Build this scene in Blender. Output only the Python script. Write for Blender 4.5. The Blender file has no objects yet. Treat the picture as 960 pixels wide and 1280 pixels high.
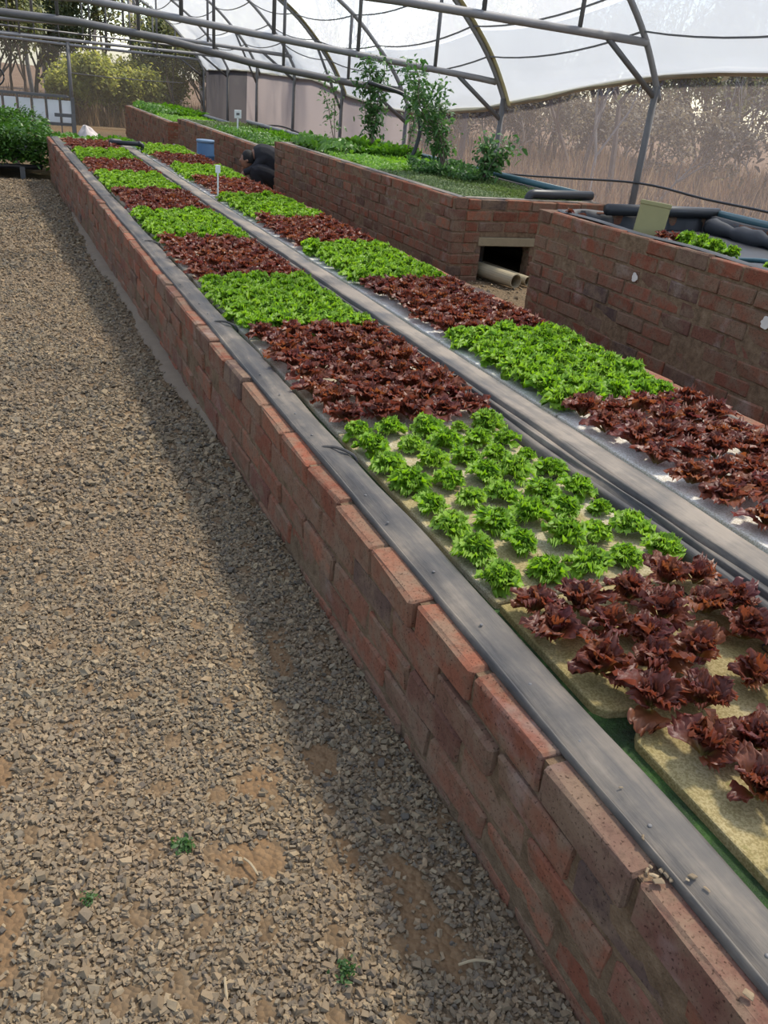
import bpy, bmesh, math, random
import numpy as np
from mathutils import Vector, Matrix, Euler
random.seed(7); rng = np.random.default_rng(7)
S = bpy.context.scene
COL = S.collection
pi = math.pi

# ------------------------------------------------------------------ camera
FPX = 1035.0
CAMZ = 1.28
def cam_axes(P=(-31, 58.5), V=(280, 2660)):
    p = np.array([P[0]-480, P[1]-640, FPX], float); p /= np.linalg.norm(p)
    v = np.array([V[0]-480, V[1]-640, FPX], float); v -= p*(v@p); v /= np.linalg.norm(v)
    Y = p; Z = -v; X = np.cross(Y, Z)
    return np.array([X, Y, Z])
R = cam_axes()
cd = bpy.data.cameras.new('camera'); cam = bpy.data.objects.new('camera', cd); COL.objects.link(cam)
cd.sensor_fit = 'VERTICAL'; cd.sensor_height = 32.0; cd.lens = FPX/1280*32.0
cd.clip_start = 0.05; cd.clip_end = 400
m = Matrix.Identity(4)
for i, ax in enumerate((R@np.array([1, 0, 0]), R@np.array([0, -1, 0]), R@np.array([0, 0, -1]))):
    for j in range(3): m[j][i] = ax[j]
m[2][3] = CAMZ
cam.matrix_world = m
S.camera = cam

# ------------------------------------------------------------------ world, sun, exposure
w = bpy.data.worlds.new('world'); S.world = w; w.use_nodes = True
nt = w.node_tree; nt.nodes.clear()
sky = nt.nodes.new('ShaderNodeTexSky'); sky.sky_type = 'NISHITA'; sky.sun_disc = False
sky.sun_elevation = math.radians(55); sky.sun_rotation = math.radians(75); sky.air_density = 1.0; sky.dust_density = 0.6; sky.ozone_density = 2.0
bg = nt.nodes.new('ShaderNodeBackground'); bg.inputs['Strength'].default_value = 0.26
wo = nt.nodes.new('ShaderNodeOutputWorld')
tint = nt.nodes.new('ShaderNodeMix'); tint.data_type = 'RGBA'; tint.blend_type = 'MULTIPLY'; tint.inputs[0].default_value = 1.0
tint.inputs[7].default_value = (.95, .96, .99, 1); nt.links.new(sky.outputs[0], tint.inputs[6]); nt.links.new(tint.outputs[2], bg.inputs[0]); nt.links.new(bg.outputs[0], wo.inputs[0])
sl = bpy.data.lights.new('sun', 'SUN'); sl.energy = 7.0; sl.angle = math.radians(7); sl.color = (1.0, 0.93, 0.81)
sun = bpy.data.objects.new('sun', sl); COL.objects.link(sun)
sun.rotation_euler = Vector((-0.66, -0.22, -1.0)).to_track_quat('-Z', 'Y').to_euler()
sun.location = (8, 4, 12)
S.view_settings.view_transform = 'Standard'; S.view_settings.look = 'None'
S.view_settings.gamma = 1.0; S.view_settings.use_curve_mapping = False
S.view_settings.exposure = 0.58

# ------------------------------------------------------------------ materials
def newmat(name):
    mt = bpy.data.materials.new(name); mt.use_nodes = True
    n = mt.node_tree; n.nodes.clear()
    out = n.nodes.new('ShaderNodeOutputMaterial')
    return mt, n, out
def nd(n, t, **k):
    x = n.nodes.new(t)
    for a, b in k.items():
        if a in x.inputs.keys(): x.inputs[a].default_value = b
        else: setattr(x, a, b)
    return x
def ramp(n, stops, fac=None, interp='LINEAR'):
    r = n.nodes.new('ShaderNodeValToRGB'); e = r.color_ramp.elements; r.color_ramp.interpolation = interp
    while len(e) < len(stops): e.new(0.5)
    for i, (p, c) in enumerate(stops): e[i].position = p; e[i].color = (*c, 1) if len(c) == 3 else c
    if fac is not None: n.links.new(fac, r.inputs[0])
    return r
def mixc(n, fac, a, b, mode='MIX'):
    x = n.nodes.new('ShaderNodeMix'); x.data_type = 'RGBA'; x.blend_type = mode
    for s, v in ((x.inputs[0], fac), (x.inputs[6], a), (x.inputs[7], b)):
        if hasattr(v, 'is_linked'): n.links.new(v, s)
        elif isinstance(v, (tuple, list)): s.default_value = (*v, 1) if len(v) == 3 else v
        else: s.default_value = v
    return x.outputs[2]
def noise(n, scale, detail=4, rough=0.6, vec=None, dim='3D', w=None):
    x = n.nodes.new('ShaderNodeTexNoise'); x.noise_dimensions = dim
    x.inputs['Scale'].default_value = scale; x.inputs['Detail'].default_value = detail; x.inputs['Roughness'].default_value = rough
    if vec is not None: n.links.new(vec, x.inputs['Vector'])
    return x
def wpos(n):
    g = n.nodes.new('ShaderNodeNewGeometry'); return g.outputs['Position']
def bumpn(n, h, strength, dist):
    b = n.nodes.new('ShaderNodeBump'); b.inputs['Strength'].default_value = strength; b.inputs['Distance'].default_value = dist
    n.links.new(h, b.inputs['Height']); return b.outputs[0]
def pbsdf(n, out, col, rough=0.7, normal=None, metal=0.0, spec=0.4):
    b = n.nodes.new('ShaderNodeBsdfPrincipled')
    if hasattr(col, 'is_linked'): n.links.new(col, b.inputs['Base Color'])
    else: b.inputs['Base Color'].default_value = (*col, 1)
    if hasattr(rough, 'is_linked'): n.links.new(rough, b.inputs['Roughness'])
    else: b.inputs['Roughness'].default_value = rough
    b.inputs['Metallic'].default_value = metal; b.inputs['Specular IOR Level'].default_value = spec
    if normal is not None: n.links.new(normal, b.inputs['Normal'])
    if out is not None: n.links.new(b.outputs[0], out.inputs[0])
    return b
MC = {}
def plain(name, col, rough=0.6, var=0.15, scale=12, bump=0.0, metal=0.0, spec=0.4):
    if name in MC: return MC[name]
    mt, n, out = newmat(name)
    nz = noise(n, scale, 5, 0.6, wpos(n))
    c = mixc(n, nz.outputs[0], tuple(max(0, x*(1-var)) for x in col), tuple(min(1, x*(1+var)) for x in col))
    nm = bumpn(n, nz.outputs[0], bump, 0.01) if bump else None
    pbsdf(n, out, c, rough, nm, metal, spec)
    MC[name] = mt; return mt

def mat_brick(name, dust=0.45, bright=1.0):
    mt, n, out = newmat(name)
    P = wpos(n)
    oi = n.nodes.new('ShaderNodeObjectInfo')
    at = n.nodes.new('ShaderNodeAttribute'); at.attribute_name = 'rnd'
    ad = nd(n, 'ShaderNodeMath', operation='ADD'); n.links.new(oi.outputs['Random'], ad.inputs[0]); n.links.new(at.outputs['Fac'], ad.inputs[1])
    fr = nd(n, 'ShaderNodeMath', operation='FRACT'); n.links.new(ad.outputs[0], fr.inputs[0])
    b = bright
    base = ramp(n, [(0.0, (.17*b, .062*b, .036*b)), (0.22, (.25*b, .082*b, .045*b)), (0.42, (.19*b, .095*b, .058*b)), (0.55, (.30*b, .11*b, .06*b)),
                    (0.70, (.12*b, .06*b, .042*b)), (0.80, (.24*b, .125*b, .075*b)), (0.90, (.09*b, .062*b, .052*b)), (1.0, (.27*b, .09*b, .05*b))], fr.outputs[0])
    n1 = noise(n, 11, 6, 0.65, P); n2 = noise(n, 60, 5, 0.7, P); n3 = noise(n, 4.5, 4, 0.6, P)
    k1 = ramp(n, [(0.42, (0, 0, 0)), (0.60, (1, 1, 1))], n1.outputs[0])
    c = mixc(n, k1.outputs[0], base.outputs[0], (.205*b, .14*b, .09*b))       # mortar smear / dust
    fac = nd(n, 'ShaderNodeMath', operation='MULTIPLY'); n.links.new(k1.outputs[0], fac.inputs[0]); fac.inputs[1].default_value = dust
    c = mixc(n, fac.outputs[0], base.outputs[0], (.20*b, .132*b, .085*b))
    k2 = ramp(n, [(0.60, (0, 0, 0)), (0.74, (1, 1, 1))], n3.outputs[0])
    f2 = nd(n, 'ShaderNodeMath', operation='MULTIPLY'); n.links.new(k2.outputs[0], f2.inputs[0]); f2.inputs[1].default_value = 0.45
    c = mixc(n, f2.outputs[0], c, (.35, .29, .25))                              # efflorescence
    k3 = ramp(n, [(0.30, (0.45, 0.45, 0.45)), (0.5, (1, 1, 1))], n2.outputs[0])
    c = mixc(n, 0.6, c, k3.outputs[0], 'MULTIPLY')
    n4 = noise(n, 190, 2, .5, P); k4 = ramp(n, [(.30, (.25, .22, .2)), (.40, (1, 1, 1))], n4.outputs[0])
    c = mixc(n, .8, c, k4.outputs[0], 'MULTIPLY')
    h = mixc(n, 0.5, n2.outputs[0], n1.outputs[0])
    pbsdf(n, out, c, 0.9, bumpn(n, h, 0.7, 0.006), spec=0.15)
    return mt
M_brick = mat_brick('brick_clay', .85)
M_brick_t = mat_brick('brick_clay_tank', .9, 0.85)

def mat_mortar():
    mt, n, out = newmat('mortar'); P = wpos(n)
    n1 = noise(n, 25, 6, 0.7, P); n2 = noise(n, 150, 3, 0.6, P)
    c = ramp(n, [(0.3, (.10, .064, .037)), (0.55, (.19, .125, .075)), (0.8, (.27, .19, .12))], n1.outputs[0])
    pbsdf(n, out, c.outputs[0], 0.95, bumpn(n, mixc(n, .5, n1.outputs[0], n2.outputs[0]), 0.9, 0.012), spec=0.1)
    return mt
M_mortar = mat_mortar()

def mat_ground():
    mt, n, out = newmat('gravel_ground'); P = wpos(n)
    n1 = noise(n, 1.6, 5, 0.6, P); n2 = noise(n, 35, 6, 0.7, P)
    v = nd(n, 'ShaderNodeTexVoronoi', Scale=95.0); n.links.new(P, v.inputs['Vector'])
    soil = ramp(n, [(0.3, (.15, .09, .046)), (0.6, (.215, .135, .07)), (0.8, (.26, .17, .095))], n2.outputs[0])
    st = ramp(n, [(0.0, (.06, .046, .03)), (0.5, (.15, .108, .064)), (1.0, (.24, .175, .105))], v.outputs['Color'])
    at = n.nodes.new('ShaderNodeAttribute'); at.attribute_name = 'bare'
    k = ramp(n, [(0.0, (1, 1, 1)), (0.45, (0, 0, 0))], at.outputs['Fac'])
    c = mixc(n, k.outputs[0], soil.outputs[0], st.outputs[0])
    hh = nd(n, 'ShaderNodeMath', operation='SUBTRACT'); hh.inputs[0].default_value = 1.0; n.links.new(v.outputs['Distance'], hh.inputs[1])
    pbsdf(n, out, c, 0.95, bumpn(n, mixc(n, .3, hh.outputs[0], n2.outputs[0]), 0.8, 0.012), spec=0.1)
    return mt
M_ground = mat_ground()
def mat_soil():
    mt, n, out = newmat('path_soil'); P = wpos(n)
    n2 = noise(n, 30, 7, 0.72, P); n3 = noise(n, 3, 3, 0.6, P)
    c = ramp(n, [(0.3, (.15, .088, .05)), (0.55, (.22, .135, .078)), (0.8, (.29, .19, .115))], n2.outputs[0])
    c2 = mixc(n, n3.outputs[0], c.outputs[0], (.19, .115, .065))
    pbsdf(n, out, c2, 0.97, bumpn(n, n2.outputs[0], 0.8, 0.02), spec=0.08)
    return mt
M_soil = mat_soil()
def mat_dry():
    mt, n, out = newmat('dry_veld'); P = wpos(n)
    n2 = noise(n, 2.5, 7, 0.7, P); n3 = noise(n, 40, 4, 0.7, P)
    c = ramp(n, [(0.3, (.13, .08, .05)), (0.5, (.20, .13, .085)), (0.75, (.27, .20, .13))], n2.outputs[0])
    pbsdf(n, out, c.outputs[0], 0.95, bumpn(n, n3.outputs[0], 0.8, 0.05), spec=0.05)
    return mt
M_dry = mat_dry()
def mat_stone():
    mt, n, out = newmat('gravel_stone'); P = wpos(n)
    at = n.nodes.new('ShaderNodeAttribute'); at.attribute_name = 'rnd'
    oi = n.nodes.new('ShaderNodeObjectInfo')
    ad = nd(n, 'ShaderNodeMath', operation='ADD'); n.links.new(oi.outputs['Random'], ad.inputs[0]); n.links.new(at.outputs['Fac'], ad.inputs[1])
    fr = nd(n, 'ShaderNodeMath', operation='FRACT'); n.links.new(ad.outputs[0], fr.inputs[0])
    c = ramp(n, [(0, (.20, .152, .092)), (.16, (.29, .208, .118)), (.3, (.105, .088, .064)), (.45, (.38, .285, .165)), (.6, (.185, .135, .08)),
                 (.74, (.27, .215, .138)), (.87, (.08, .072, .06)), (1, (.40, .28, .155))], fr.outputs[0])
    n1 = noise(n, 120, 4, 0.6, P); n2 = noise(n, 1.3, 3, 0.6, P)
    c2 = mixc(n, n1.outputs[0], mixc(n, .35, c.outputs[0], (.08, .065, .045)), c.outputs[0])
    k = ramp(n, [(.42, (0, 0, 0)), (.62, (1, 1, 1))], n2.outputs[0])
    f = nd(n, 'ShaderNodeMath', operation='MULTIPLY'); n.links.new(k.outputs[0], f.inputs[0]); f.inputs[1].default_value = .35
    c3 = mixc(n, f.outputs[0], c2, (.25, .17, .10))
    pbsdf(n, out, c3, 0.85, bumpn(n, n1.outputs[0], 0.4, 0.003), spec=0.25)
    return mt
M_stone = mat_stone()

def mat_leaf(name, stops, tipstops=None, rough=0.45, trans=0.35, spec=0.4, vscale=60):
    """stops: colour by per-thing random; attribute 'tip' 0 at leaf base .. 1 at margin"""
    mt, n, out = newmat(name); P = wpos(n)
    oi = n.nodes.new('ShaderNodeObjectInfo')
    at = n.nodes.new('ShaderNodeAttribute'); at.attribute_name = 'rnd'
    ad = nd(n, 'ShaderNodeMath', operation='ADD'); n.links.new(oi.outputs['Random'], ad.inputs[0]); n.links.new(at.outputs['Fac'], ad.inputs[1])
    fr = nd(n, 'ShaderNodeMath', operation='FRACT'); n.links.new(ad.outputs[0], fr.inputs[0])
    c = ramp(n, stops, fr.outputs[0]).outputs[0]
    if tipstops:
        tp = n.nodes.new('ShaderNodeAttribute'); tp.attribute_name = 'tip'
        t = ramp(n, tipstops, tp.outputs['Fac'])
        c = mixc(n, t.outputs['Alpha'], c, t.outputs[0])
    nz = noise(n, vscale, 3, 0.6, P)
    c = mixc(n, nz.outputs[0], mixc(n, .35, c, (0.01, 0.01, 0.005)), c)
    b = pbsdf(n, None, c, rough, bumpn(n, nz.outputs[0], 0.35, 0.004), spec=spec)
    tr = n.nodes.new('ShaderNodeBsdfTranslucent')
    hs = n.nodes.new('ShaderNodeHueSaturation'); hs.inputs['Saturation'].default_value = 1.1; hs.inputs['Value'].default_value = 1.5
    n.links.new(c, hs.inputs['Color']); n.links.new(hs.outputs[0], tr.inputs[0])
    mx = n.nodes.new('ShaderNodeMixShader'); mx.inputs[0].default_value = trans
    n.links.new(b.outputs[0], mx.inputs[1]); n.links.new(tr.outputs[0], mx.inputs[2]); n.links.new(mx.outputs[0], out.inputs[0])
    return mt
M_green = mat_leaf('green_lettuce_leaf', [(0, (.22, .42, .03)), (.5, (.27, .48, .045)), (1, (.33, .53, .06))],
                   [(0, (.42, .5, .2, .6)), (.35, (.2, .36, .06, .15)), (.8, (.3, .5, .08, 0)), (1, (.33, .52, .09, .35))], 0.5, 0.42, 0.3)
M_red = mat_leaf('red_lettuce_leaf', [(0, (.15, .043, .03)), (.3, (.24, .07, .04)), (.5, (.31, .115, .048)), (.7, (.19, .055, .052)), (.85, (.25, .08, .045)), (1, (.15, .043, .03))],
                 [(0, (.25, .24, .07, .8)), (.4, (.19, .09, .035, .3)), (.75, (.1, .03, .02, 0)), (1, (.26, .07, .05, .2))], 0.42, 0.42, 0.4)

def mat_foam():
    mt, n, out = newmat('raft_foam'); P = wpos(n)
    n1 = noise(n, 5, 5, 0.65, P); n2 = noise(n, 220, 3, 0.6, P); n3 = noise(n, 45, 4, 0.7, P)
    at = n.nodes.new('ShaderNodeAttribute'); at.attribute_name = 'dirt'
    ad = nd(n, 'ShaderNodeMath', operation='MULTIPLY_ADD'); n.links.new(n1.outputs[0], ad.inputs[0]); ad.inputs[1].default_value = .7; n.links.new(at.outputs['Fac'], ad.inputs[2])
    c = ramp(n, [(0.38, (.74, .72, .67)), (0.62, (.56, .51, .40)), (0.85, (.38, .31, .16)), (1.0, (.30, .24, .10))], ad.outputs[0])
    k = ramp(n, [(.42, (.40, .36, .22)), (.58, (1, 1, 1))], n2.outputs[0])
    c2 = mixc(n, .55, c.outputs[0], k.outputs[0], 'MULTIPLY')
    k2 = ramp(n, [(.6, (0, 0, 0)), (.75, (1, 1, 1))], n3.outputs[0])
    f = nd(n, 'ShaderNodeMath', operation='MULTIPLY'); n.links.new(k2.outputs[0], f.inputs[0]); n.links.new(at.outputs['Fac'], f.inputs[1])
    c3 = mixc(n, f.outputs[0], c2, (.17, .17, .05))
    pbsdf(n, out, c3, 0.9, bumpn(n, n2.outputs[0], 0.5, 0.003), spec=0.15)
    return mt
M_foam = mat_foam()
def mat_algae():
    mt, n, out = newmat('algae_water'); P = wpos(n)
    n1 = noise(n, 14, 6, 0.7, P); n2 = noise(n, 130, 4, 0.7, P)
    c = ramp(n, [(.3, (.012, .03, .008)), (.5, (.028, .075, .012)), (.62, (.06, .15, .022)), (.75, (.14, .24, .06))], n1.outputs[0])
    c2 = mixc(n, n2.outputs[0], mixc(n, .6, c.outputs[0], (.01, .02, .004)), c.outputs[0])
    pbsdf(n, out, c2, 0.4, bumpn(n, n2.outputs[0], 0.9, 0.01), spec=0.4)
    return mt
M_algae = mat_algae()
def mat_liner(name, dust):
    mt, n, out = newmat(name); P = wpos(n)
    mp = nd(n, 'ShaderNodeMapping'); mp.inputs['Scale'].default_value = (14, 1.6, 10); n.links.new(P, mp.inputs[0])
    n1 = noise(n, 1.0, 6, 0.65, mp.outputs[0]); n2 = noise(n, 5, 5, 0.6, P); n3 = noise(n, 160, 3, .6, P)
    ad = nd(n, 'ShaderNodeMath', operation='MULTIPLY_ADD'); n.links.new(n2.outputs[0], ad.inputs[0]); ad.inputs[1].default_value = .95
    sb_ = nd(n, 'ShaderNodeMath', operation='SUBTRACT'); n.links.new(n1.outputs[0], sb_.inputs[0]); sb_.inputs[1].default_value = .25; n.links.new(sb_.outputs[0], ad.inputs[2])
    k = ramp(n, [(.55-dust, (.045, .042, .039)), (.74-dust, (.10, .088, .074)), (.88-dust, (.17, .143, .112)), (1.0-dust, (.24, .20, .155))], ad.outputs[0])
    rg = ramp(n, [(.5, (.5, .5, .5)), (.9, (.85, .85, .85))], ad.outputs[0])
    pbsdf(n, out, k.outputs[0], rg.outputs[0], bumpn(n, n1.outputs[0], 0.45, 0.012), spec=0.3)
    return mt
M_liner = mat_liner('pond_liner', 0.02)
M_liner_d = mat_liner('pond_liner_dusty', 0.16)
M_black = plain('black_plastic', (.018, .019, .021), .45, .3, 8, .15)
M_blackcloth = plain('black_sheet', (.028, .029, .032), .62, .4, 6, .3)
M_steel = plain('galvanised_steel', (.20, .195, .19), .6, .2, 9, .1, .2)
M_steel_d = plain('dull_steel', (.12, .115, .11), .6, .25, 9, .1, .2)
M_teal = plain('teal_pipe_plastic', (.04, .095, .11), .4, .2, 6)
M_khaki = plain('khaki_board', (.25, .225, .10), .7, .12, 15, .1)
M_lintel = plain('lintel_concrete', (.245, .19, .11), .9, .2, 25, .4)
M_conc = plain('footing_mortar', (.19, .14, .092), .95, .25, 14, .5)
M_pvc = plain('cream_pvc', (.36, .30, .19), .5, .15, 9)
M_blue = plain('blue_drum_plastic', (.05, .115, .21), .42, .15, 5)
M_white = plain('white_plastic', (.66, .66, .64), .5, .06, 9)
M_tarp = plain('pale_sack', (.50, .44, .40), .85, .15, 8, .4)
M_wood = plain('weathered_wood', (.17, .13, .095), .85, .25, 18, .4)
M_bark = plain('dry_bark', (.16, .12, .095), .9, .3, 10, .3)
M_barkp = plain('pale_bark', (.34, .29, .24), .9, .3, 8, .3)
M_yellow = plain('yellow_tape', (.68, .58, .30), .6, .15, 7)
M_roll = plain('rolled_film', (.60, .53, .36), .6, .25, 5, .2)
M_fog = plain('overlap_film', (.66, .69, .72), .5, .05, 3)
M_stick = plain('dry_straw', (.38, .29, .17), .8, .2, 40)
M_skin = plain('skin', (.23, .115, .07), .5, .1, 30)
M_cloth = plain('black_fabric', (.016, .016, .019), .9, .3, 40, .3)
M_hair = plain('hair', (.012, .01, .009), .8, .3, 60, .4)
M_paint = plain('white_splash', (.55, .50, .44), .8, .15, 30)
M_dark = plain('dark_gravel_soil', (.13, .105, .08), .95, .3, 40, .6)  # dark brown soil for the tank growing beds
M_spin = mat_leaf('dark_seedling_leaf', [(0, (.045, .115, .018)), (.5, (.075, .17, .028)), (1, (.13, .25, .05))], None, .45, .3)
M_spinach = mat_leaf('leafy_green', [(0, (.075, .19, .018)), (.5, (.12, .26, .03)), (1, (.18, .34, .05))], None, .4, .35)
M_cress = mat_leaf('cress_leaf', [(0, (.085, .135, .035)), (.5, (.13, .19, .055)), (1, (.20, .26, .10))], None, .6, .3)
M_ltgreen = mat_leaf('pale_lettuce_leaf', [(0, (.17, .34, .04)), (.5, (.23, .43, .06)), (1, (.30, .5, .09))], None, .5, .4)
M_tomato = mat_leaf('tall_plant_leaf', [(0, (.05, .12, .035)), (.6, (.08, .18, .045)), (1, (.14, .25, .08))], None, .5, .35)
M_tree1 = mat_leaf('olive_tree_leaf', [(0, (.10, .12, .045)), (.5, (.17, .18, .07)), (1, (.25, .24, .10))], None, .6, .4)
M_tree2 = mat_leaf('yellow_green_leaf', [(0, (.24, .27, .06)), (.5, (.36, .38, .09)), (1, (.50, .47, .14))], None, .6, .5)
M_tree3 = mat_leaf('dark_tree_leaf', [(0, (.07, .09, .035)), (.5, (.11, .135, .055)), (1, (.18, .19, .09))], None, .6, .3)
M_grass = mat_leaf('dry_grass_blade', [(0, (.16, .10, .065)), (.5, (.24, .155, .10)), (1, (.31, .23, .14))], None, .8, .4)
M_scrub = mat_leaf('dry_scrub_leaf', [(0, (.10, .08, .055)), (.5, (.16, .13, .085)), (1, (.22, .19, .12))], None, .7, .35)
M_weed = mat_leaf('weed_leaf', [(0, (.04, .10, .02)), (1, (.07, .15, .03))], None, .5, .3)

def mat_film(name, tr, col, tcol=(1, 1, 1)):
    mt, n, out = newmat(name)
    P = wpos(n); nz = noise(n, 1.5, 4, .6, P)
    c = mixc(n, nz.outputs[0], tuple(x*.9 for x in col), col)
    a = n.nodes.new('ShaderNodeBsdfTransparent'); a.inputs[0].default_value = (*tcol, 1)
    t = n.nodes.new('ShaderNodeBsdfTranslucent'); n.links.new(c, t.inputs[0])
    d = n.nodes.new('ShaderNodeBsdfDiffuse'); n.links.new(c, d.inputs[0])
    m1 = n.nodes.new('ShaderNodeMixShader'); m1.inputs[0].default_value = .3
    n.links.new(t.outputs[0], m1.inputs[1]); n.links.new(d.outputs[0], m1.inputs[2])
    m2 = n.nodes.new('ShaderNodeMixShader'); m2.inputs[0].default_value = 1-tr
    n.links.new(a.outputs[0], m2.inputs[1]); n.links.new(m1.outputs[0], m2.inputs[2])
    n.links.new(m2.outputs[0], out.inputs[0])
    return mt
M_film = mat_film('greenhouse_film', .40, (.53, .54, .55))
M_film2 = mat_film('double_film', .25, (.42, .44, .46))
M_net = mat_film('shade_net', .50, (.17, .145, .135))
M_net_d = mat_film('dense_shade_cloth', .015, (.25, .215, .205))
M_net_k = mat_film('shade_cloth_dark_tone', .015, (.075, .07, .072))  # dense cloth in a darker tone, for the bays at the far corner
M_net_e = mat_film('end_shade_net', .50, (.13, .118, .105))

# ------------------------------------------------------------------ mesh helpers
def mesh(name, V, F, smooth=False, attrs=None):
    me = bpy.data.meshes.new(name)
    if isinstance(F, np.ndarray):
        V = np.asarray(V, np.float32); k = F.shape[1]; nf = len(F)
        me.vertices.add(len(V)); me.vertices.foreach_set('co', V.ravel())
        me.loops.add(nf*k); me.loops.foreach_set('vertex_index', F.astype(np.int32).ravel())
        me.polygons.add(nf); me.polygons.foreach_set('loop_start', np.arange(0, nf*k, k, dtype=np.int32))
        me.polygons.foreach_set('loop_total', np.full(nf, k, np.int32))
        me.update(calc_edges=True)
    else:
        me.from_pydata([tuple(v) for v in V], [], [tuple(f) for f in F]); me.update()
    if attrs:
        for kx, arr in attrs.items():
            a = me.attributes.new(kx, 'FLOAT', 'POINT'); a.data.foreach_set('value', np.asarray(arr, np.float32))
    me.polygons.foreach_set('use_smooth', [bool(smooth)]*len(me.polygons))
    return me
def ob(name, me, mat=None, parent=None, loc=None, rot=None, scale=None):
    o = bpy.data.objects.new(name, me); COL.objects.link(o)
    if mat is not None and me is not None and not me.materials: me.materials.append(mat)
    if parent is not None: o.parent = parent
    if loc is not None: o.location = loc
    if rot is not None: o.rotation_euler = rot
    if scale is not None: o.scale = scale
    return o
def tag(o, label=None, cat=None, group=None, kind=None):
    if label: o['label'] = label
    if cat: o['category'] = cat
    if group: o['group'] = group
    if kind: o['kind'] = kind
    return o
def empty(name, loc=(0, 0, 0), rz=0):
    o = bpy.data.objects.new(name, None); COL.objects.link(o); o.location = loc; o.rotation_euler = (0, 0, rz); o.empty_display_size = .1
    return o
class MB:
    def __init__(s): s.V = []; s.F = []; s.n = 0
    def add(s, V, F):
        s.V.extend([tuple(v) for v in V]); s.F.extend([tuple(i+s.n for i in f) for f in F]); s.n = len(s.V); return s
    def box(s, x0, x1, y0, y1, z0, z1):
        return s.add([(x0, y0, z0), (x1, y0, z0), (x1, y1, z0), (x0, y1, z0), (x0, y0, z1), (x1, y0, z1), (x1, y1, z1), (x0, y1, z1)],
                     [(0, 3, 2, 1), (4, 5, 6, 7), (0, 1, 5, 4), (1, 2, 6, 5), (2, 3, 7, 6), (3, 0, 4, 7)])
    def tube(s, pts, r, k=8, caps=True):
        pts = [Vector(p) for p in pts]; rr = r if isinstance(r, (list, tuple)) else [r]*len(pts)
        V = []; ref = None
        for i, p in enumerate(pts):
            t = (pts[min(i+1, len(pts)-1)]-pts[max(i-1, 0)]).normalized()
            if ref is None: ref = t.orthogonal().normalized()
            ref = (ref-t*ref.dot(t))
            ref = ref.normalized() if ref.length > 1e-6 else t.orthogonal().normalized()
            b = t.cross(ref)
            for j in range(k):
                a = 2*pi*j/k; V.append(p+(ref*math.cos(a)+b*math.sin(a))*rr[i])
        F = []
        for i in range(len(pts)-1):
            for j in range(k):
                a = i*k+j; b2 = i*k+(j+1) % k; F.append((a, b2, b2+k, a+k))
        if caps: F.append(tuple(range(k-1, -1, -1))); F.append(tuple((len(pts)-1)*k+j for j in range(k)))
        return s.add(V, F)
    def lathe(s, prof, c=(0, 0, 0), k=24):
        V = []
        for r, z in prof:
            for j in range(k):
                a = 2*pi*j/k; V.append((c[0]+r*math.cos(a), c[1]+r*math.sin(a), c[2]+z))
        F = []
        for i in range(len(prof)-1):
            for j in range(k): F.append((i*k+j, i*k+(j+1) % k, (i+1)*k+(j+1) % k, (i+1)*k+j))
        F.append(tuple(range(k-1, -1, -1))); F.append(tuple((len(prof)-1)*k+j for j in range(k)))
        return s.add(V, F)
    def build(s, name, mat, parent=None, smooth=False, bevel=0, loc=None):
        o = ob(name, mesh(name, s.V, s.F, smooth), mat, parent, loc)
        if bevel:
            b = o.modifiers.new('bevel', 'BEVEL'); b.width = bevel; b.segments = 2; b.limit_method = 'ANGLE'
        return o
def grid_mesh(name, U, Vv, fn, smooth=True):
    """fn(u,v)->(x,y,z) over lists U,V"""
    P = [fn(u, v) for u in U for v in Vv]; nv = len(Vv)
    F = [(i*nv+j, (i+1)*nv+j, (i+1)*nv+j+1, i*nv+j+1) for i in range(len(U)-1) for j in range(nv-1)]
    return mesh(name, P, F, smooth)
def gz(y):                                             # the site falls gently away from the near end
    y = np.asarray(y, float)
    return -0.02*np.clip(y-4, 0, 24)
def smooth_path(pts, n=6):
    pts = [Vector(p) for p in pts]; out = []
    for i in range(len(pts)-1):
        p0 = pts[max(i-1, 0)]; p1 = pts[i]; p2 = pts[i+1]; p3 = pts[min(i+2, len(pts)-1)]
        for k in range(n):
            t = k/n
            out.append(0.5*((2*p1)+(-p0+p2)*t+(2*p0-5*p1+4*p2-p3)*t*t+(-p0+3*p1-3*p2+p3)*t**3))
    out.append(pts[-1]); return out

# ------------------------------------------------------------------ ground
GX = [-60, -30, -14, -6, -2.5, -1.2]; GX2 = [-1.2+.04*i for i in range(51)]
def relief(x, y): return .006*math.sin(3.1*x+1.3*y)*math.sin(2.3*y-x)
xs = GX[:-1]+GX2+[1.5, 2.5, 4, 6.2]
ys = [-8, -4, -1]+[-.5+.05*i for i in range(60)]+[2.5+.12*i for i in range(95)]+[14.5, 16, 18, 20, 22, 24, 26, 28]
g = ob('floor', grid_mesh('floor', xs, ys, lambda x, y: (x, y, float(gz(y))+(relief(x, y) if -1.2 < x < .8 else 0))), M_ground)
tag(g, kind='structure')
veld = ob('floor_veld', grid_mesh('floor_veld', [-80, -40, -20, 6.2, 9, 14, 22, 40, 90], [-30, -10, 0, 10, 20, 28, 32, 45, 90, 160],
          lambda x, y: (x, y, -.02 + float(gz(y)) - (.03*(x-6) if 6 < x < 14 else .24 if x >= 14 else 0) * 0 - .005)), M_dry)
tag(veld, kind='structure')
veld.location.z = -.03

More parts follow.
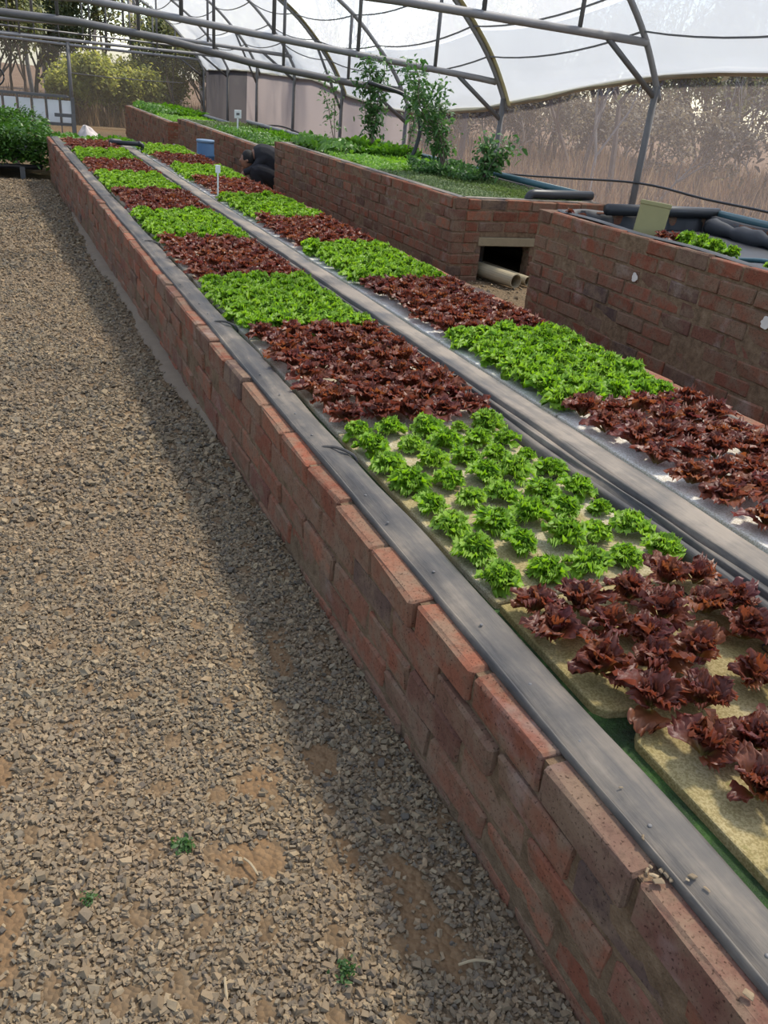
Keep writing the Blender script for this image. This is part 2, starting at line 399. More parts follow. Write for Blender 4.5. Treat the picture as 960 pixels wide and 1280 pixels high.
# gravel: angular pebbles, the 300 largest in view as single stones, the rest one mesh
CUBE = np.array([(x, y, z) for z in (-1, 1) for y in (-1, 1) for x in (-1, 1)], float)
CF = np.array([(0, 2, 3, 1), (4, 5, 7, 6), (0, 1, 5, 4), (1, 3, 7, 5), (3, 2, 6, 7), (2, 0, 4, 6)])
def bare(x, y):                                        # patches where the soil shows
    v = np.zeros_like(x)
    for cx, cy, rx, ry in [(-.16, 1.02, .10, .16), (-.17, 1.36, .09, .14), (.30, 1.02, .07, .06), (.55, .82, .045, .16), (.36, 1.21, .05, .06), (.50, 1.22, .04, .07), (-.28, .8, .13, .2),
                           (.53, 1.6, .03, .12), (.47, .98, .03, .05), (.13, .83, .03, .03)]:
        v = np.maximum(v, 1-((x-cx)/rx)**2-((y-cy)/ry)**2)
    v += .35*np.sin(x*37+y*11)*np.sin(y*29-x*17)
    return v
def make_stones(n, x0, x1, y0, y1, s0, s1):
    x = rng.uniform(x0, x1, n); y = rng.uniform(y0, y1, n)
    b = bare(x, y); keep = (b < .25) | (rng.random(n) < .10)
    keep &= ~((x > .60) & (y > 3.3) & (y < 8.5) & (rng.random(n) < .8))
    x = x[keep]; y = y[keep]; n = len(x)
    L = rng.lognormal(math.log((s0+s1)/2), .28, n).clip(s0*.6, s1*1.9)*.5
    sc = np.stack([L, L*rng.uniform(.42, .85, n), L*rng.uniform(.28, .55, n)], 1)
    q = CUBE[None]*(1+rng.uniform(-.5, .35, (n, 8, 3)))
    top = q[:, 4:, :2]; q[:, 4:, :2] = top*rng.uniform(.55, .95, (n, 1, 1))
    q = q*sc[:, None, :]
    a = rng.uniform(0, 2*pi, n); t = rng.normal(0, .35, n); t2 = rng.normal(0, .35, n)
    ca, sa = np.cos(a)[:, None], np.sin(a)[:, None]
    ct, st = np.cos(t)[:, None], np.sin(t)[:, None]; c2, s2 = np.cos(t2)[:, None], np.sin(t2)[:, None]
    X, Y, Z = q[..., 0], q[..., 1], q[..., 2]
    X, Z = X*ct+Z*st, -X*st+Z*ct
    Y, Z = Y*c2+Z*s2, -Y*s2+Z*c2
    X, Y = X*ca-Y*sa, X*sa+Y*ca
    rel = .006*np.sin(3.1*x+1.3*y)*np.sin(2.3*y-x)
    zc = gz(y)+rel+sc[:, 2]*rng.uniform(.2, 2.0, n)
    return np.stack([X+x[:, None], Y+y[:, None], Z+zc[:, None]], 2), np.stack([x, y, zc], 1), L
sets = [make_stones(64000, -.5, .70, .25, 2.4, .0068, .0125), make_stones(48000, -.55, .70, 2.4, 6.2, .010, .018), make_stones(24000, -.6, .68, 6.2, 12.2, .014, .025),
        make_stones(6000, 2.4, 4.4, 4.76, 6.3, .012, .02)]
SV = np.concatenate([s[0] for s in sets]); SC = np.concatenate([s[1] for s in sets]); SL = np.concatenate([s[2] for s in sets])
dist = np.sqrt(SC[:, 0]**2+SC[:, 1]**2+(SC[:, 2]-CAMZ)**2)
infr = (SC[:, 0] > -.13+.012*SC[:, 1]) & (SC[:, 1] > .78+.0*SC[:, 0]) & (SC[:, 0] < .64)
score = np.where(infr, SL/dist, 0); order = np.argsort(-score); big = order[:300]; rest = order[300:]
nr = len(rest)
F = (CF[None]+(np.arange(nr)*8)[:, None, None]).reshape(-1, 4)
gs = ob('gravel', mesh('gravel', SV[rest].reshape(-1, 3), F, False, {'rnd': np.repeat(rng.random(nr), 8)}), M_stone, g)
tag(gs, kind='stuff')
for i in big:
    ob('stone', mesh('stone', SV[i]-SC[i], CF), M_stone, g, tuple(SC[i]))
co = np.empty(len(g.data.vertices)*3); g.data.vertices.foreach_get('co', co); co = co.reshape(-1, 3)
ba = g.data.attributes.new('bare', 'FLOAT', 'POINT'); ba.data.foreach_set('value', np.clip(bare(co[:, 0], co[:, 1]), 0, 1).astype(np.float32))
# loose bits on the path
def straw(p, q, nm='straw', lab='', grp=None):
    b = MB().tube(smooth_path([p, ((p[0]+q[0])/2, (p[1]+q[1])/2+.004, (p[2]+q[2])/2+.004), q], 3), [.0022]*6+[.001], 5)
    o = b.build(nm, M_stick); tag(o, lab, 'straw', grp); return o
def gp(px, z=0.0):
    d = R@np.array([px[0]-480, px[1]-640, FPX]); t = (z-CAMZ)/d[2]; return np.array([0, 0, CAMZ])+t*d
for a, b2, lab in [((573, 1206), (618, 1203), 'pale flat sliver of straw lying on gravel beside the brick wall'),
                   ((305, 1073), (323, 1094), 'thin dry straw on the gravel near the soil patch'),
                   ((281, 1222), (284, 1250), 'short bent dry straw on bare brown soil')]:
    A = gp(a, .014); B = gp(b2, .014); straw(A, B, 'straw', lab)

# ------------------------------------------------------------------ leaf helpers
def leaf_cloud(n, pos, size, droop=.4, seed=0, aspect=.55, up=.5):
    """n small bent leaves (two quads) at given positions (n,3)"""
    r = np.random.default_rng(seed)
    a = r.uniform(0, 2*pi, n); el = r.normal(up, .5, n)
    d = np.stack([np.cos(a)*np.cos(el), np.sin(a)*np.cos(el), np.sin(el)], 1)
    s = np.stack([-np.sin(a), np.cos(a), np.zeros(n)], 1)
    rollv = r.normal(0, .5, n)[:, None]; nrm = np.cross(d, s); s = s*np.cos(rollv)+nrm*np.sin(rollv)
    L = (size*r.uniform(.6, 1.4, n))[:, None]
    m1 = pos+d*L*.5; tip = pos+d*L*.95+np.array([0, 0, -1])*L*droop*.5
    V = np.stack([pos-s*L*.08, pos+s*L*.08, m1-s*L*aspect*.5, m1+s*L*aspect*.5, tip-s*L*.1, tip+s*L*.1], 1).reshape(-1, 3)
    o = (np.arange(n)*6)[:, None]
    F = np.concatenate([o+np.array([[0, 1, 3, 2]]), o+np.array([[2, 3, 5, 4]])], 0)
    return V, F, np.repeat(r.random(n), 6)

# lettuces ------------------------------------------------------------------
def leaf_patch(r, L, W, rise, curl, ruf, freq, nu, nv, cup=.15, lobe=.1, tip=.305, rd=.26):
    """one leaf growing along +x from the origin: narrow base, broad rounded lobed end, ruffled margin"""
    V = []; T = []
    ph = r.uniform(0, 6.3); ph2 = r.uniform(0, 6.3); ph3 = r.uniform(0, 6.3)
    for i in range(nv):
        v = i/(nv-1)
        sv = min(1, v/.72); wv = W*(.14+.86*sv*sv*(3-2*sv))
        if v > .72: wv *= math.sqrt(max(0, 1-((v-.72)/tip)**2))
        for j in range(nu):
            u = j/(nu-1)*2-1
            e = max(abs(u)*min(1, v*1.6), v)
            m = max(0, e-.35)/.65
            amp = ruf*m**1.4
            lo = 1+lobe*m*math.sin(freq*.9*(u*1.7)+ph3+(3*v if abs(u) > .7 else 0))
            x = L*v*(1-rd*u*u*v)*lo; y = u*wv*lo
            z = rise*math.sin(v*pi*.5)-curl*v**3+cup*W*u*u*(.4+.6*v)
            z += amp*math.sin(freq*(u*1.6+v*2.0)+ph)+.5*amp*math.sin(freq*2.0*u+ph2+v*6)
            x += .5*amp*math.cos(freq*1.3*u+ph2); y += .5*amp*math.sin(freq*1.5*v+ph)
            V.append((x, y, z)); T.append(e)
    F = [(i*nu+j, (i+1)*nu+j, (i+1)*nu+j+1, i*nu+j+1) for i in range(nv-1) for j in range(nu-1)]
    return np.array(V), np.array(F), np.array(T)
def head(seed, kind):
    r = random.Random(seed); VV = []; FF = []; TT = []; RR = []; n = 0
    mats = []
    nl = 52 if kind == 'green' else 21
    for k in range(nl):
        q = k/(nl-1)                                  # 0 outer .. 1 heart
        if kind == 'green':
            L = .050*(1-.30*q)*r.uniform(.8, 1.2); W = .0185*(1-.2*q)*r.uniform(.8, 1.2); el = math.radians(16+64*q)+r.gauss(0, .25)
            V, F, T = leaf_patch(r, L, W, .012, .016*(1-.6*q), .0085, 11.0, 12, 6, .5, .14, .50, .12)
        else:
            L = .070*(1-.40*q)*r.uniform(.8, 1.2); W = .031*(1-.30*q)*r.uniform(.85, 1.15); el = math.radians(24+50*q)+r.gauss(0, .16)
            V, F, T = leaf_patch(r, L*.9, W*.78, .014, .020*(1-.6*q), .0058, 7.0, 11, 7, .45, .09, .36, .2)
        az = k*2.39996+r.gauss(0, .15)
        m = Matrix.Rotation(az, 3, 'Z') @ Matrix.Rotation(-el, 3, 'Y') @ Matrix.Rotation(r.gauss(0, .2), 3, 'X')
        M = np.array(m); V = V@M.T+np.array([math.cos(az)*.006*(1-q), math.sin(az)*.006*(1-q), .004+.012*q])
        V[:, 2] = np.maximum(V[:, 2], .002)
        VV.append(V); FF.append(F+n); TT.append(T); RR.append(np.full(len(V), r.uniform(-.12, .12) if kind == 'green' else r.uniform(-.3, .3))); n += len(V)
    return np.concatenate(VV), np.concatenate(FF), np.concatenate(TT), np.concatenate(RR)
def variants(kind, n):
    out = []
    for i in range(n):
        V, F, T, Rn = head(100*(kind == 'red')+i, kind); out.append((V, F, T, Rn))
    return out
GVAR = variants('green', 5); RVAR = variants('red', 5)
GME = [mesh('green_lettuce', v[0], v[1], True, {'tip': v[2], 'rnd': v[3]}) for v in GVAR]
RME = [mesh('red_lettuce', v[0], v[1], True, {'tip': v[2], 'rnd': v[3]}) for v in RVAR]
for me in GME: me.materials.append(M_green)
for me in RME: me.materials.append(M_red)
# separate red leaf meshes for the near heads
LEAFME = []
for i in range(7):
    r = random.Random(900+i)
    V, F, T = leaf_patch(r, .058*r.uniform(.9, 1.1), .0215*r.uniform(.9, 1.2), .014, .016, .0058, 6.6+1.1*(i % 3), 15, 10, .45, .09, .36, .2)
    me = mesh('leaf', V, F, True, {'tip': T}); me.materials.append(M_red); LEAFME.append(me)

# ------------------------------------------------------------------ bricks
def brick_mesh(seed, L=.222, W=.106, H=.073, bev=.006):
    r = random.Random(seed); bm = bmesh.new(); bmesh.ops.create_cube(bm, size=1)
    for v in bm.verts: v.co = Vector((v.co.x*L, v.co.y*W, v.co.z*H))+Vector((r.gauss(0, .0022), r.gauss(0, .002), r.gauss(0, .0018)))
    bmesh.ops.bevel(bm, geom=list(bm.edges), offset=bev, segments=1, affect='EDGES', profile=.5)
    for v in bm.verts: v.co += Vector((r.gauss(0, .0016), r.gauss(0, .0016), r.gauss(0, .0016)))
    me = bpy.data.meshes.new('brick'); bm.to_mesh(me); bm.free(); me.polygons.foreach_set('use_smooth', [False]*len(me.polygons)); return me
BR = [brick_mesh(i) for i in range(8)]
BRT = [b.copy() for b in BR]
for b in BR: b.materials.append(M_brick)
for b in BRT: b.materials.append(M_brick_t)
class Joined:
    def __init__(s): s.V = []; s.F = []; s.R = []; s.n = 0
    def add(s, me, M):
        V = np.empty(len(me.vertices)*3); me.vertices.foreach_get('co', V); V = V.reshape(-1, 3)@np.array(M.to_3x3()).T+np.array(M.translation)
        s.V.append(V); k = s.n
        for p in me.polygons: s.F.append(tuple(i+k for i in p.vertices))
        s.n += len(V); s.R.append(np.full(len(V), random.random()))
    def build(s, name, mat, parent):
        if not s.V: return
        o = ob(name, mesh(name, np.concatenate(s.V).tolist(), s.F, False, {'rnd': np.concatenate(s.R)}), mat, parent); o['kind'] = 'stuff'; return o
def brick_wall(parent, axis, face, out, a0, a1, ztop, rows, phase=0.0, holes=(), single=lambda a, z: True, meshes=BR, J=None, jit=.004, W=.106, topproud=0.0, skiprow=()):
    """courses of stretchers along axis ('X'/'Y'); face = coordinate of the outer face, out = its direction (+1/-1); holes = [(a0,a1,z0,z1)]"""
    P = .232; H = .083
    for rrow in range(rows):
        if rrow in skiprow: continue
        zc = ztop-.0365-rrow*H
        st = a0-P+((phase+(rrow % 2)*P/2) % P)
        a = st
        while a < a1:
            lo, hi = max(a+.005, a0), min(a+P-.005, a1); a += P
            if hi-lo < .03: continue
            segs = [(lo, hi)]
            for (h0, h1, hz0, hz1) in holes:
                if hz0 < zc < hz1:
                    ns = []
                    for (s0, s1) in segs:
                        if s1 <= h0 or s0 >= h1: ns.append((s0, s1)); continue
                        if s0 < h0-.03: ns.append((s0, h0))
                        if s1 > h1+.03: ns.append((h1, s1))
                    segs = ns
            for (s0, s1) in segs:
                L = s1-s0; c = (s0+s1)/2
                off = face-out*(W/2)+random.gauss(0, jit)+(out*topproud if rrow == 0 else 0)
                k = random.randrange(8)
                rz = (pi/2 if axis == 'Y' else 0)+random.gauss(0, .010)+(pi if random.random() < .5 else 0)
                loc = (off, c, zc) if axis == 'Y' else (c, off, zc)
                loc = (loc[0], loc[1], loc[2]+random.gauss(0, .0015))
                sx = L/.222; ry = random.gauss(0, .006)
                if single(c, zc):
                    ob('brick', meshes[k], None, parent, loc, (0, ry, rz), (sx, W/.106, 1))
                elif J is not None:
                    J.add(meshes[k], Matrix.Translation(loc) @ Euler((0, ry, rz)).to_matrix().to_4x4() @ Matrix.Diagonal((sx, W/.106, 1, 1)))

# ------------------------------------------------------------------ the near lettuce bed
X0, X1, YA, YB, ZT = .70, 2.35, -.3, 12.1, .36
bed = empty('raised_bed', (0, 0, 0))
tag(bed, 'long low brick bed holding two rows of floating lettuce rafts beside gravel path', 'planter')
J = Joined()
brick_wall(bed, 'Y', X0, -1, YA, YB, ZT, 6, .076+.3, single=lambda c, z: .2 < c < 7.4 and z > -.05, J=J, jit=.003, topproud=.005)
brick_wall(bed, 'Y', X1, 1, YA, YB, ZT, 6, .11, single=lambda c, z: 1.2 < c < 8.5 and z > .3, J=J, jit=.006)
brick_wall(bed, 'X', YB, 1, X0, X1, ZT, 7, .05, single=lambda c, z: False, J=J)
J.build('brickwork', M_brick, bed)
mo = MB().box(X0+.007, X0+.098, YA, YB-.007, -.2, ZT-.008).box(X1-.098, X1-.007, YA, YB-.007, -.2, ZT-.008).box(X0+.01, X1-.01, YB-.098, YB-.008, -.3, ZT-.008)
mo.build('mortar', M_mortar, bed)
from mathutils import noise as mn
def skin(parent, axis, face, out, a0, a1, z0, z1, step=.022, depth=.004, amp=.006, holes=()):
    """rough mortar smeared flush over the joints and brick edges"""
    na = int((a1-a0)/step)+1; nz_ = int((z1-z0)/step)+1; V = []; F = []
    for i in range(na+1):
        for j in range(nz_+1):
            a = a0+(a1-a0)*i/na; z = z0+(z1-z0)*j/nz_
            q = Vector((a*9+face*3, z*14, face)); d = depth-amp*mn.noise(q)-amp*.5*mn.noise(q*3.1)
            low = max(0, (z-z0)/(z1-z0)); d -= .003*(1-low)
            c = face-out*d; V.append((c, a, z) if axis == 'Y' else (a, c, z))
    for i in range(na):
        for j in range(nz_):
            a = a0+(a1-a0)*(i+.5)/na; z = z0+(z1-z0)*(j+.5)/nz_
            if any(h[0]-.02 < a < h[1]+.02 and h[2]-.05 < z < h[3]+.07 for h in holes): continue
            k = i*(nz_+1)+j; F.append((k, k+nz_+1, k+nz_+2, k+1))
    ob('mortar_smear', mesh('mortar_smear', V, F, True), M_mortar, parent)
skin(bed, 'Y', X0, -1, .1, 9.0, -.12, ZT-.012, .022, .0062, .006)
# footing ledge of spilt mortar along the path side
U = [3.0+.05*i for i in range(124)]
def foot(u, v):
    wd = (.055+.022*math.sin(u*2.1)+.012*math.sin(u*7.3)+.006*math.sin(u*31))*min(1, max(0, (u-3)*1.2), max(0, (9.2-u)*1.2))
    z0 = float(gz(u))
    return [(X0+.01, u, z0+.022), (X0-wd*.7, u, z0+.016+.004*math.sin(u*19)), (X0-wd-.01, u, z0-.008)][v]
ob('footing', grid_mesh('footing', U, [0, 1, 2], foot), M_conc, bed)
# tank floor and algae-covered water
ob('water', grid_mesh('water', [X0+.09, X1-.09], [YA, 2, 4, 6, 8, 10, YB-.09], lambda x, y: (x, y, .329)), M_algae, bed)

YY = [YA+.05*i for i in range(int((YB-YA)/.05)+1)]
def wav(y, a, b, c): return math.sin(y*a+c)*.6+math.sin(y*b+2*c)*.4
def strip(name, prof, mat, parent, amp=(.004, .004), seed=0.):
    """prof: [(x,z)] cross-section swept along the bed with slow waviness"""
    n = len(prof)
    def fn(u, v):
        x, z = prof[v]
        return (x+amp[0]*wav(u, 3.7, 9.1, seed+v*.35), u, z+amp[1]*wav(u, 5.3, 13.7, seed*2+v*.5)*(0 if v in (0,) else 1))
    o = ob(name, grid_mesh(name, YY, list(range(n)), fn), mat, parent); return o
path_liner = strip('liner', [(.742, .352), (.738, .361), (.744, .369), (.752, .367), (.760, .371), (.785, .375), (.805, .370), (.822, .372), (.831, .366), (.836, .345), (.840, .28)], M_liner, bed, (.0035, .0042), 1)
strip('liner_hem', [(.740, .3525), (.7365, .360), (.7395, .3725), (.743, .3725), (.745, .366)], M_liner, bed, (.003, .0015), 1)
# divider between the two rows: low wall with overlapping liners
MB().box(1.425, 1.575, YA, YB-.1, -.2, .352).build('divider_core', M_mortar, bed)
strip('divider_liner', [(1.398, .28), (1.402, .345), (1.408, .366), (1.425, .372), (1.438, .366), (1.444, .379), (1.458, .380), (1.464, .366), (1.480, .373)], M_liner, bed, (.004, .003), 3)
strip('divider_plank', [(1.478, .366), (1.482, .386), (1.49, .389), (1.52, .387), (1.56, .386), (1.582, .383), (1.590, .362), (1.594, .28)], M_liner_d, bed, (.003, .0022), 5)
strip('divider_fold', [(1.464, .371), (1.468, .390), (1.476, .394), (1.484, .386)], M_liner, bed, (.003, .002), 4)
strip('divider_fold', [(1.438, .366), (1.440, .381), (1.445, .384), (1.449, .379)], M_liner, bed, (.004, .003), 3)
strip('liner', [(2.240, .28), (2.244, .345), (2.250, .366), (2.262, .372), (2.276, .371), (2.284, .362)], M_liner_d, bed, (.004, .002), 7)
# screws along the liner
for i in range(26):
    y = .38+.19*i+random.gauss(0, .02)
    x = .768+random.gauss(0, .004)
    o = MB().lathe([(.0036, 0), (.0036, .0012), (.002, .0022)], (0, 0, 0), 8).build('screw', M_steel_d, path_liner); o.location = (x, y, .373)
# pleats in the liner
for y, x in [(1.98, .80), (3.3, .805), (5.05, .805)]:
    MB().tube(smooth_path([(x-.035, y+.03, .372), (x, y, .379), (x+.03, y-.05, .374), (x+.04, y-.06, .35)], 4), [.002]+[.0045]*11+[.002], 6).build('fold', M_liner, bed)

# ------------------------------------------------------------------ rafts and lettuces
LEFT = [1.205, 2.155, 3.15, 4.06, 5.09, 6.12, 7.15, 8.27, 9.31, 10.38, 11.45]
RIGHT = [1.13, 2.17, 3.06, 4.02, 5.0, 5.98, 7.08, 8.14, 9.21, 10.28, 11.40]
ORD = ['', 'first', 'second', 'third', 'fourth', 'fifth', 'sixth']
def raft(x0, x1, y0, y1, label, dirt):
    bm = bmesh.new(); bmesh.ops.create_cube(bm, size=1)
    for v in bm.verts: v.co = Vector(((v.co.x)*(x1-x0), v.co.y*(y1-y0), v.co.z*.05))
    bmesh.ops.bevel(bm, geom=list(bm.edges), offset=.006, segments=2, affect='EDGES', profile=.5)
    me = bpy.data.meshes.new('raft'); bm.to_mesh(me); bm.free(); me.polygons.foreach_set('use_smooth', [False]*len(me.polygons))
    a = me.attributes.new('dirt', 'FLOAT', 'POINT'); a.data.foreach_set('value', np.full(len(me.vertices), dirt, np.float32))
    o = ob('grow_raft', me, M_foam, None, ((x0+x1)/2, (y0+y1)/2, .322), (0, 0, random.gauss(0, .002)))
    tag(o, label, 'raft', 'floating polystyrene rafts in the bed'); RAFTS.append(o); return o
RAFTS = []
GREEN = []; RED = []          # (x, y, scale, label, group)
nG = {'path-side': 6, 'tank-side': 6}
for row, xa, xb, bounds, first in (('path-side', .868, 1.396, LEFT, 'G'), ('tank-side', 1.668, 2.236, RIGHT, 'R')):
    seq = []
    kind = first
    for i in range(len(bounds)-1): seq.append((bounds[i], bounds[i+1], kind)); kind = 'R' if kind == 'G' else 'G'
    cnt = {'G': sum(1 for s in seq if s[2] == 'G'), 'R': sum(1 for s in seq if s[2] == 'R')}
    for (a, b, k) in seq:
        word = 'green' if k == 'G' else 'dark red'
        o_ = ORD[cnt[k]]; cnt[k] -= 1
        # ordinals count from the elbow-pipe end of the bed
        lab_r = f'polystyrene raft under {o_} {word} lettuce block from black elbow pipe, {row} row'
        raft(xa, xb, a+.004, b-.004, lab_r, .45 if (row == 'path-side' and a < 2) else .28 if row == 'path-side' else .05)
        lab = (f'frilly bright green lettuce, {o_} green block from black elbow pipe, {row} row' if k == 'G'
               else f'dark red lettuce, {o_} red block from black elbow pipe, {row} row')
        grp = f'{word} lettuces of the {o_} {word} block, {row} row'
        near = row == 'path-side' and k == 'G' and a < 2
        cols = [.912, 1.03, 1.14, 1.25, 1.355] if row == 'path-side' else [1.735, 1.845, 1.955, 2.065, 2.17]
        for r_ in range(8):
            for x in cols:
                y = a+.058+(b-a-.115)*r_/7
                sc = random.uniform(.82, 1.06) if near else random.uniform(1.2, 1.45) if k == 'G' else random.uniform(1.15, 1.42)
                if near and abs(x-1.25) < .01 and r_ == 7: sc = .5
                if near and abs(x-1.355) < .01 and r_ in (2, 5): sc = .6
                it = (x+random.gauss(0, .006), y+random.gauss(0, .006), sc, lab, grp)
                (GREEN if k == 'G' else RED).append(it)
# the nearest dark red raft pair, with wide gaps between heads
def notched_raft():
    out = [(.872, 1.198), (.870, .87), (.885, .850), (.935, .838), (.945, .800), (.905, .795), (.886, .770), (.882, -.25), (1.396, -.25), (1.396, 1.198)]
    bm = bmesh.new(); vs = [bm.verts.new((x, y, .297)) for x, y in out]; f = bm.faces.new(vs)
    r = bmesh.ops.extrude_face_region(bm, geom=[f]); bmesh.ops.translate(bm, verts=[v for v in r['geom'] if isinstance(v, bmesh.types.BMVert)], vec=(0, 0, .05))
    bmesh.ops.recalc_face_normals(bm, faces=bm.faces[:]); bmesh.ops.bevel(bm, geom=list(bm.edges), offset=.004, segments=2, affect='EDGES', profile=.5)
    me = bpy.data.meshes.new('raft'); bm.to_mesh(me); bm.free(); me.polygons.foreach_set('use_smooth', [False]*len(me.polygons))
    a = me.attributes.new('dirt', 'FLOAT', 'POINT'); a.data.foreach_set('value', np.full(len(me.vertices), .58, np.float32))
    o = ob('grow_raft', me, M_foam); RAFTS.append(o)
    tag(o, 'sandy stained raft with a notched edge, holding sparse dark red lettuces', 'raft', 'floating polystyrene rafts in the bed')
notched_raft()
NEARRED = [(.915, 1.14), (.91, 1.05), (1.01, 1.12), (1.03, 1.04), (1.15, 1.13), (.925, .93), (.955, .825), (1.27, 1.155), (1.37, 1.14), (1.16, 1.035), (1.07, .985), (1.14, .915),
           (1.04, .915), (1.28, 1.035), (1.385, 1.03), (1.05, .80), (1.29, .94), (1.19, .82), (.965, .70), (1.05, .685), (.98, .60), (1.39, .92), (1.30, .82), (1.40, .81), (1.16, .70), (1.28, .70), (1.08, .59), (1.18, .58), (1.39, .69), (1.0, .48), (1.12, .47)]
NEARRED = [(min(x, 1.345), y) for x, y in NEARRED]
ZR = .3475
for (x, y) in NEARRED:
    r = random.Random(int(x*1000)*7+int(y*1000))
    t = empty('red_lettuce', (x, y, ZR), r.uniform(0, 6.28)); sc = r.uniform(.95, 1.18); t.scale = (sc, sc, sc)
    lab_ = {(955, 825): 'glossy dark red lettuce overhanging the broken notch in the sandy raft edge', (915, 1140): 'glossy dark red lettuce at the sandy raft corner beside liner and green block',
            (1270, 1155): 'glossy dark red lettuce right behind the dark open planting hole', (965, 700): 'glossy dark red lettuce on the sandy raft edge just past the notch'}.get((round(x*1000), round(y*1000)),
            'glossy dark red lettuce standing apart on the sandy near raft')
    tag(t, lab_, 'lettuce', 'sparse red lettuces on the sandy near rafts')
    nl = r.randint(17, 20)
    for k in range(nl):
        q = k/(nl-1); az = k*2.39996+r.gauss(0, .2); el = math.radians(22+56*q)+r.gauss(0, .25); s = (1-.22*q)*r.uniform(.7, 1.25)
        ob('leaf', LEAFME[r.randrange(7)], None, t, (math.cos(az)*.006, math.sin(az)*.006, .006+.012*q),
           (Matrix.Rotation(az, 3, 'Z') @ Matrix.Rotation(-el, 3, 'Y') @ Matrix.Rotation(r.gauss(0, .25), 3, 'X')).to_euler(), (s, s, s))
def place(items, MEs, VARs, name, mat, stufflabel):
    items = sorted(items, key=lambda t: t[0]**2+t[1]**2+.9)
    for (x, y, sc, lab, grp) in items[:300]:
        o = ob(name, random.choice(MEs), None, None, (x, y, ZR), (random.gauss(0, .05), random.gauss(0, .05), random.uniform(0, 6.28)), (sc, sc, sc*random.uniform(.9, 1.1)))
        tag(o, lab, 'lettuce', grp)
    VV = []; FF = []; TT = []; RR = []; n = 0
    for (x, y, sc, lab, grp) in items[300:]:
        V, F, T, Rn = random.choice(VARs); a = random.uniform(0, 6.28); c, s = math.cos(a), math.sin(a)
        W = np.stack([V[:, 0]*c-V[:, 1]*s, V[:, 0]*s+V[:, 1]*c, V[:, 2]], 1)*sc+np.array([x, y, ZR])
        VV.append(W); FF.append(F+n); TT.append(T); RR.append(Rn+random.random()); n += len(V)
    o = ob(name+'_patch', mesh(name+'_patch', np.concatenate(VV), np.concatenate(FF), True, {'tip': np.concatenate(TT), 'rnd': np.concatenate(RR)}), mat)
    tag(o, stufflabel, 'lettuce', kind='stuff')
place(GREEN, GME, GVAR, 'green_lettuce', M_green, 'frilly green lettuces on the rafts by the black elbow pipe')
place(RED, RME, RVAR, 'red_lettuce', M_red, 'dark red lettuces on the rafts by the black elbow pipe')
# empty planting holes / dark mouths on the near rafts
for (x, y) in [(1.265, 2.005), (1.355, 1.97), (1.36, 1.70), (1.285, 1.12), (1.33, .90)]:
    rf = RAFTS[0] if y > 1.2 else RAFTS[-1]
    o = MB().lathe([(.017, -.004), (.019, .0012), (.0165, .0006), (.015, -.003)], (0, 0, 0), 14).build('planting_hole', M_black, rf)
    o.location = (x-rf.location.x, y-rf.location.y, .348-rf.location.z)
# pebbles lying on the brick top and the liner
for (px, py, z, sz) in [(808, 1090, .362, .008), (818, 1096, .362, .009), (826, 1089, .362, .007), (822, 1103, .362, .010), (834, 1094, .362, .008), (838, 1101, .362, .007), (813, 1085, .362, .006),
                        (866, 1096, .376, .009), (860, 1101, .376, .005), (884, 1112, .376, .006), (935, 1246, .362, .009), (803, 1048, .372, .006), (776, 985, .376, .005)]:
    p = gp((px, py), z); i = random.randrange(len(SV)); v = (SV[i]-SC[i]); v = v/np.abs(v).max()*sz; v[:, 2] *= .6
    o = ob('pebble', mesh('pebble', v, CF), M_stone, None, (p[0], p[1], z-v[:, 2].min()*.9))
    bv = o.modifiers.new('b', 'BEVEL'); bv.width = sz*.3; bv.segments = 2
    tag(o, 'small pebble lying on the brick rim' if z < .37 else 'small pebble lying on the grey liner strip beside the brick rim', 'pebble', 'pebbles on the brick rim' if z < .37 else 'pebbles on the liner')
# white stake with a tag, black elbow pipe
st = empty('plant_marker', (1.665, 7.05, .38)); tag(st, 'white stake with a small plate standing on the divider between lettuce rows', 'marker')
MB().box(-.006, .006, -.003, .003, 0, .185).build('stake', M_white, st)
MB().box(-.020, .020, -.004, .003, .175, .235).build('plate', M_white, st, bevel=.003)
el = empty('elbow_pipe', (1.6, 10.9, .38)); tag(el, 'black elbow pipe across far end of the divider between lettuce rows', 'pipe')
MB().tube([(-.30, .0, .055), (.04, .0, .055)]+[(.04+.045*math.sin(a), 0, .01+.045*math.cos(a)) for a in (.3, .6, .9, 1.2, 1.5)]+[(.086, 0, -.06)], .026, 12).build('pipe', M_black, el, True)
MB().tube([(.03, 0, .055), (.06, 0, .055)], .031, 12).build('collar', M_black, el, True)
MB().tube([(.086, 0, .0), (.086, 0, -.03)], .031, 12).build('collar', M_black, el, True)

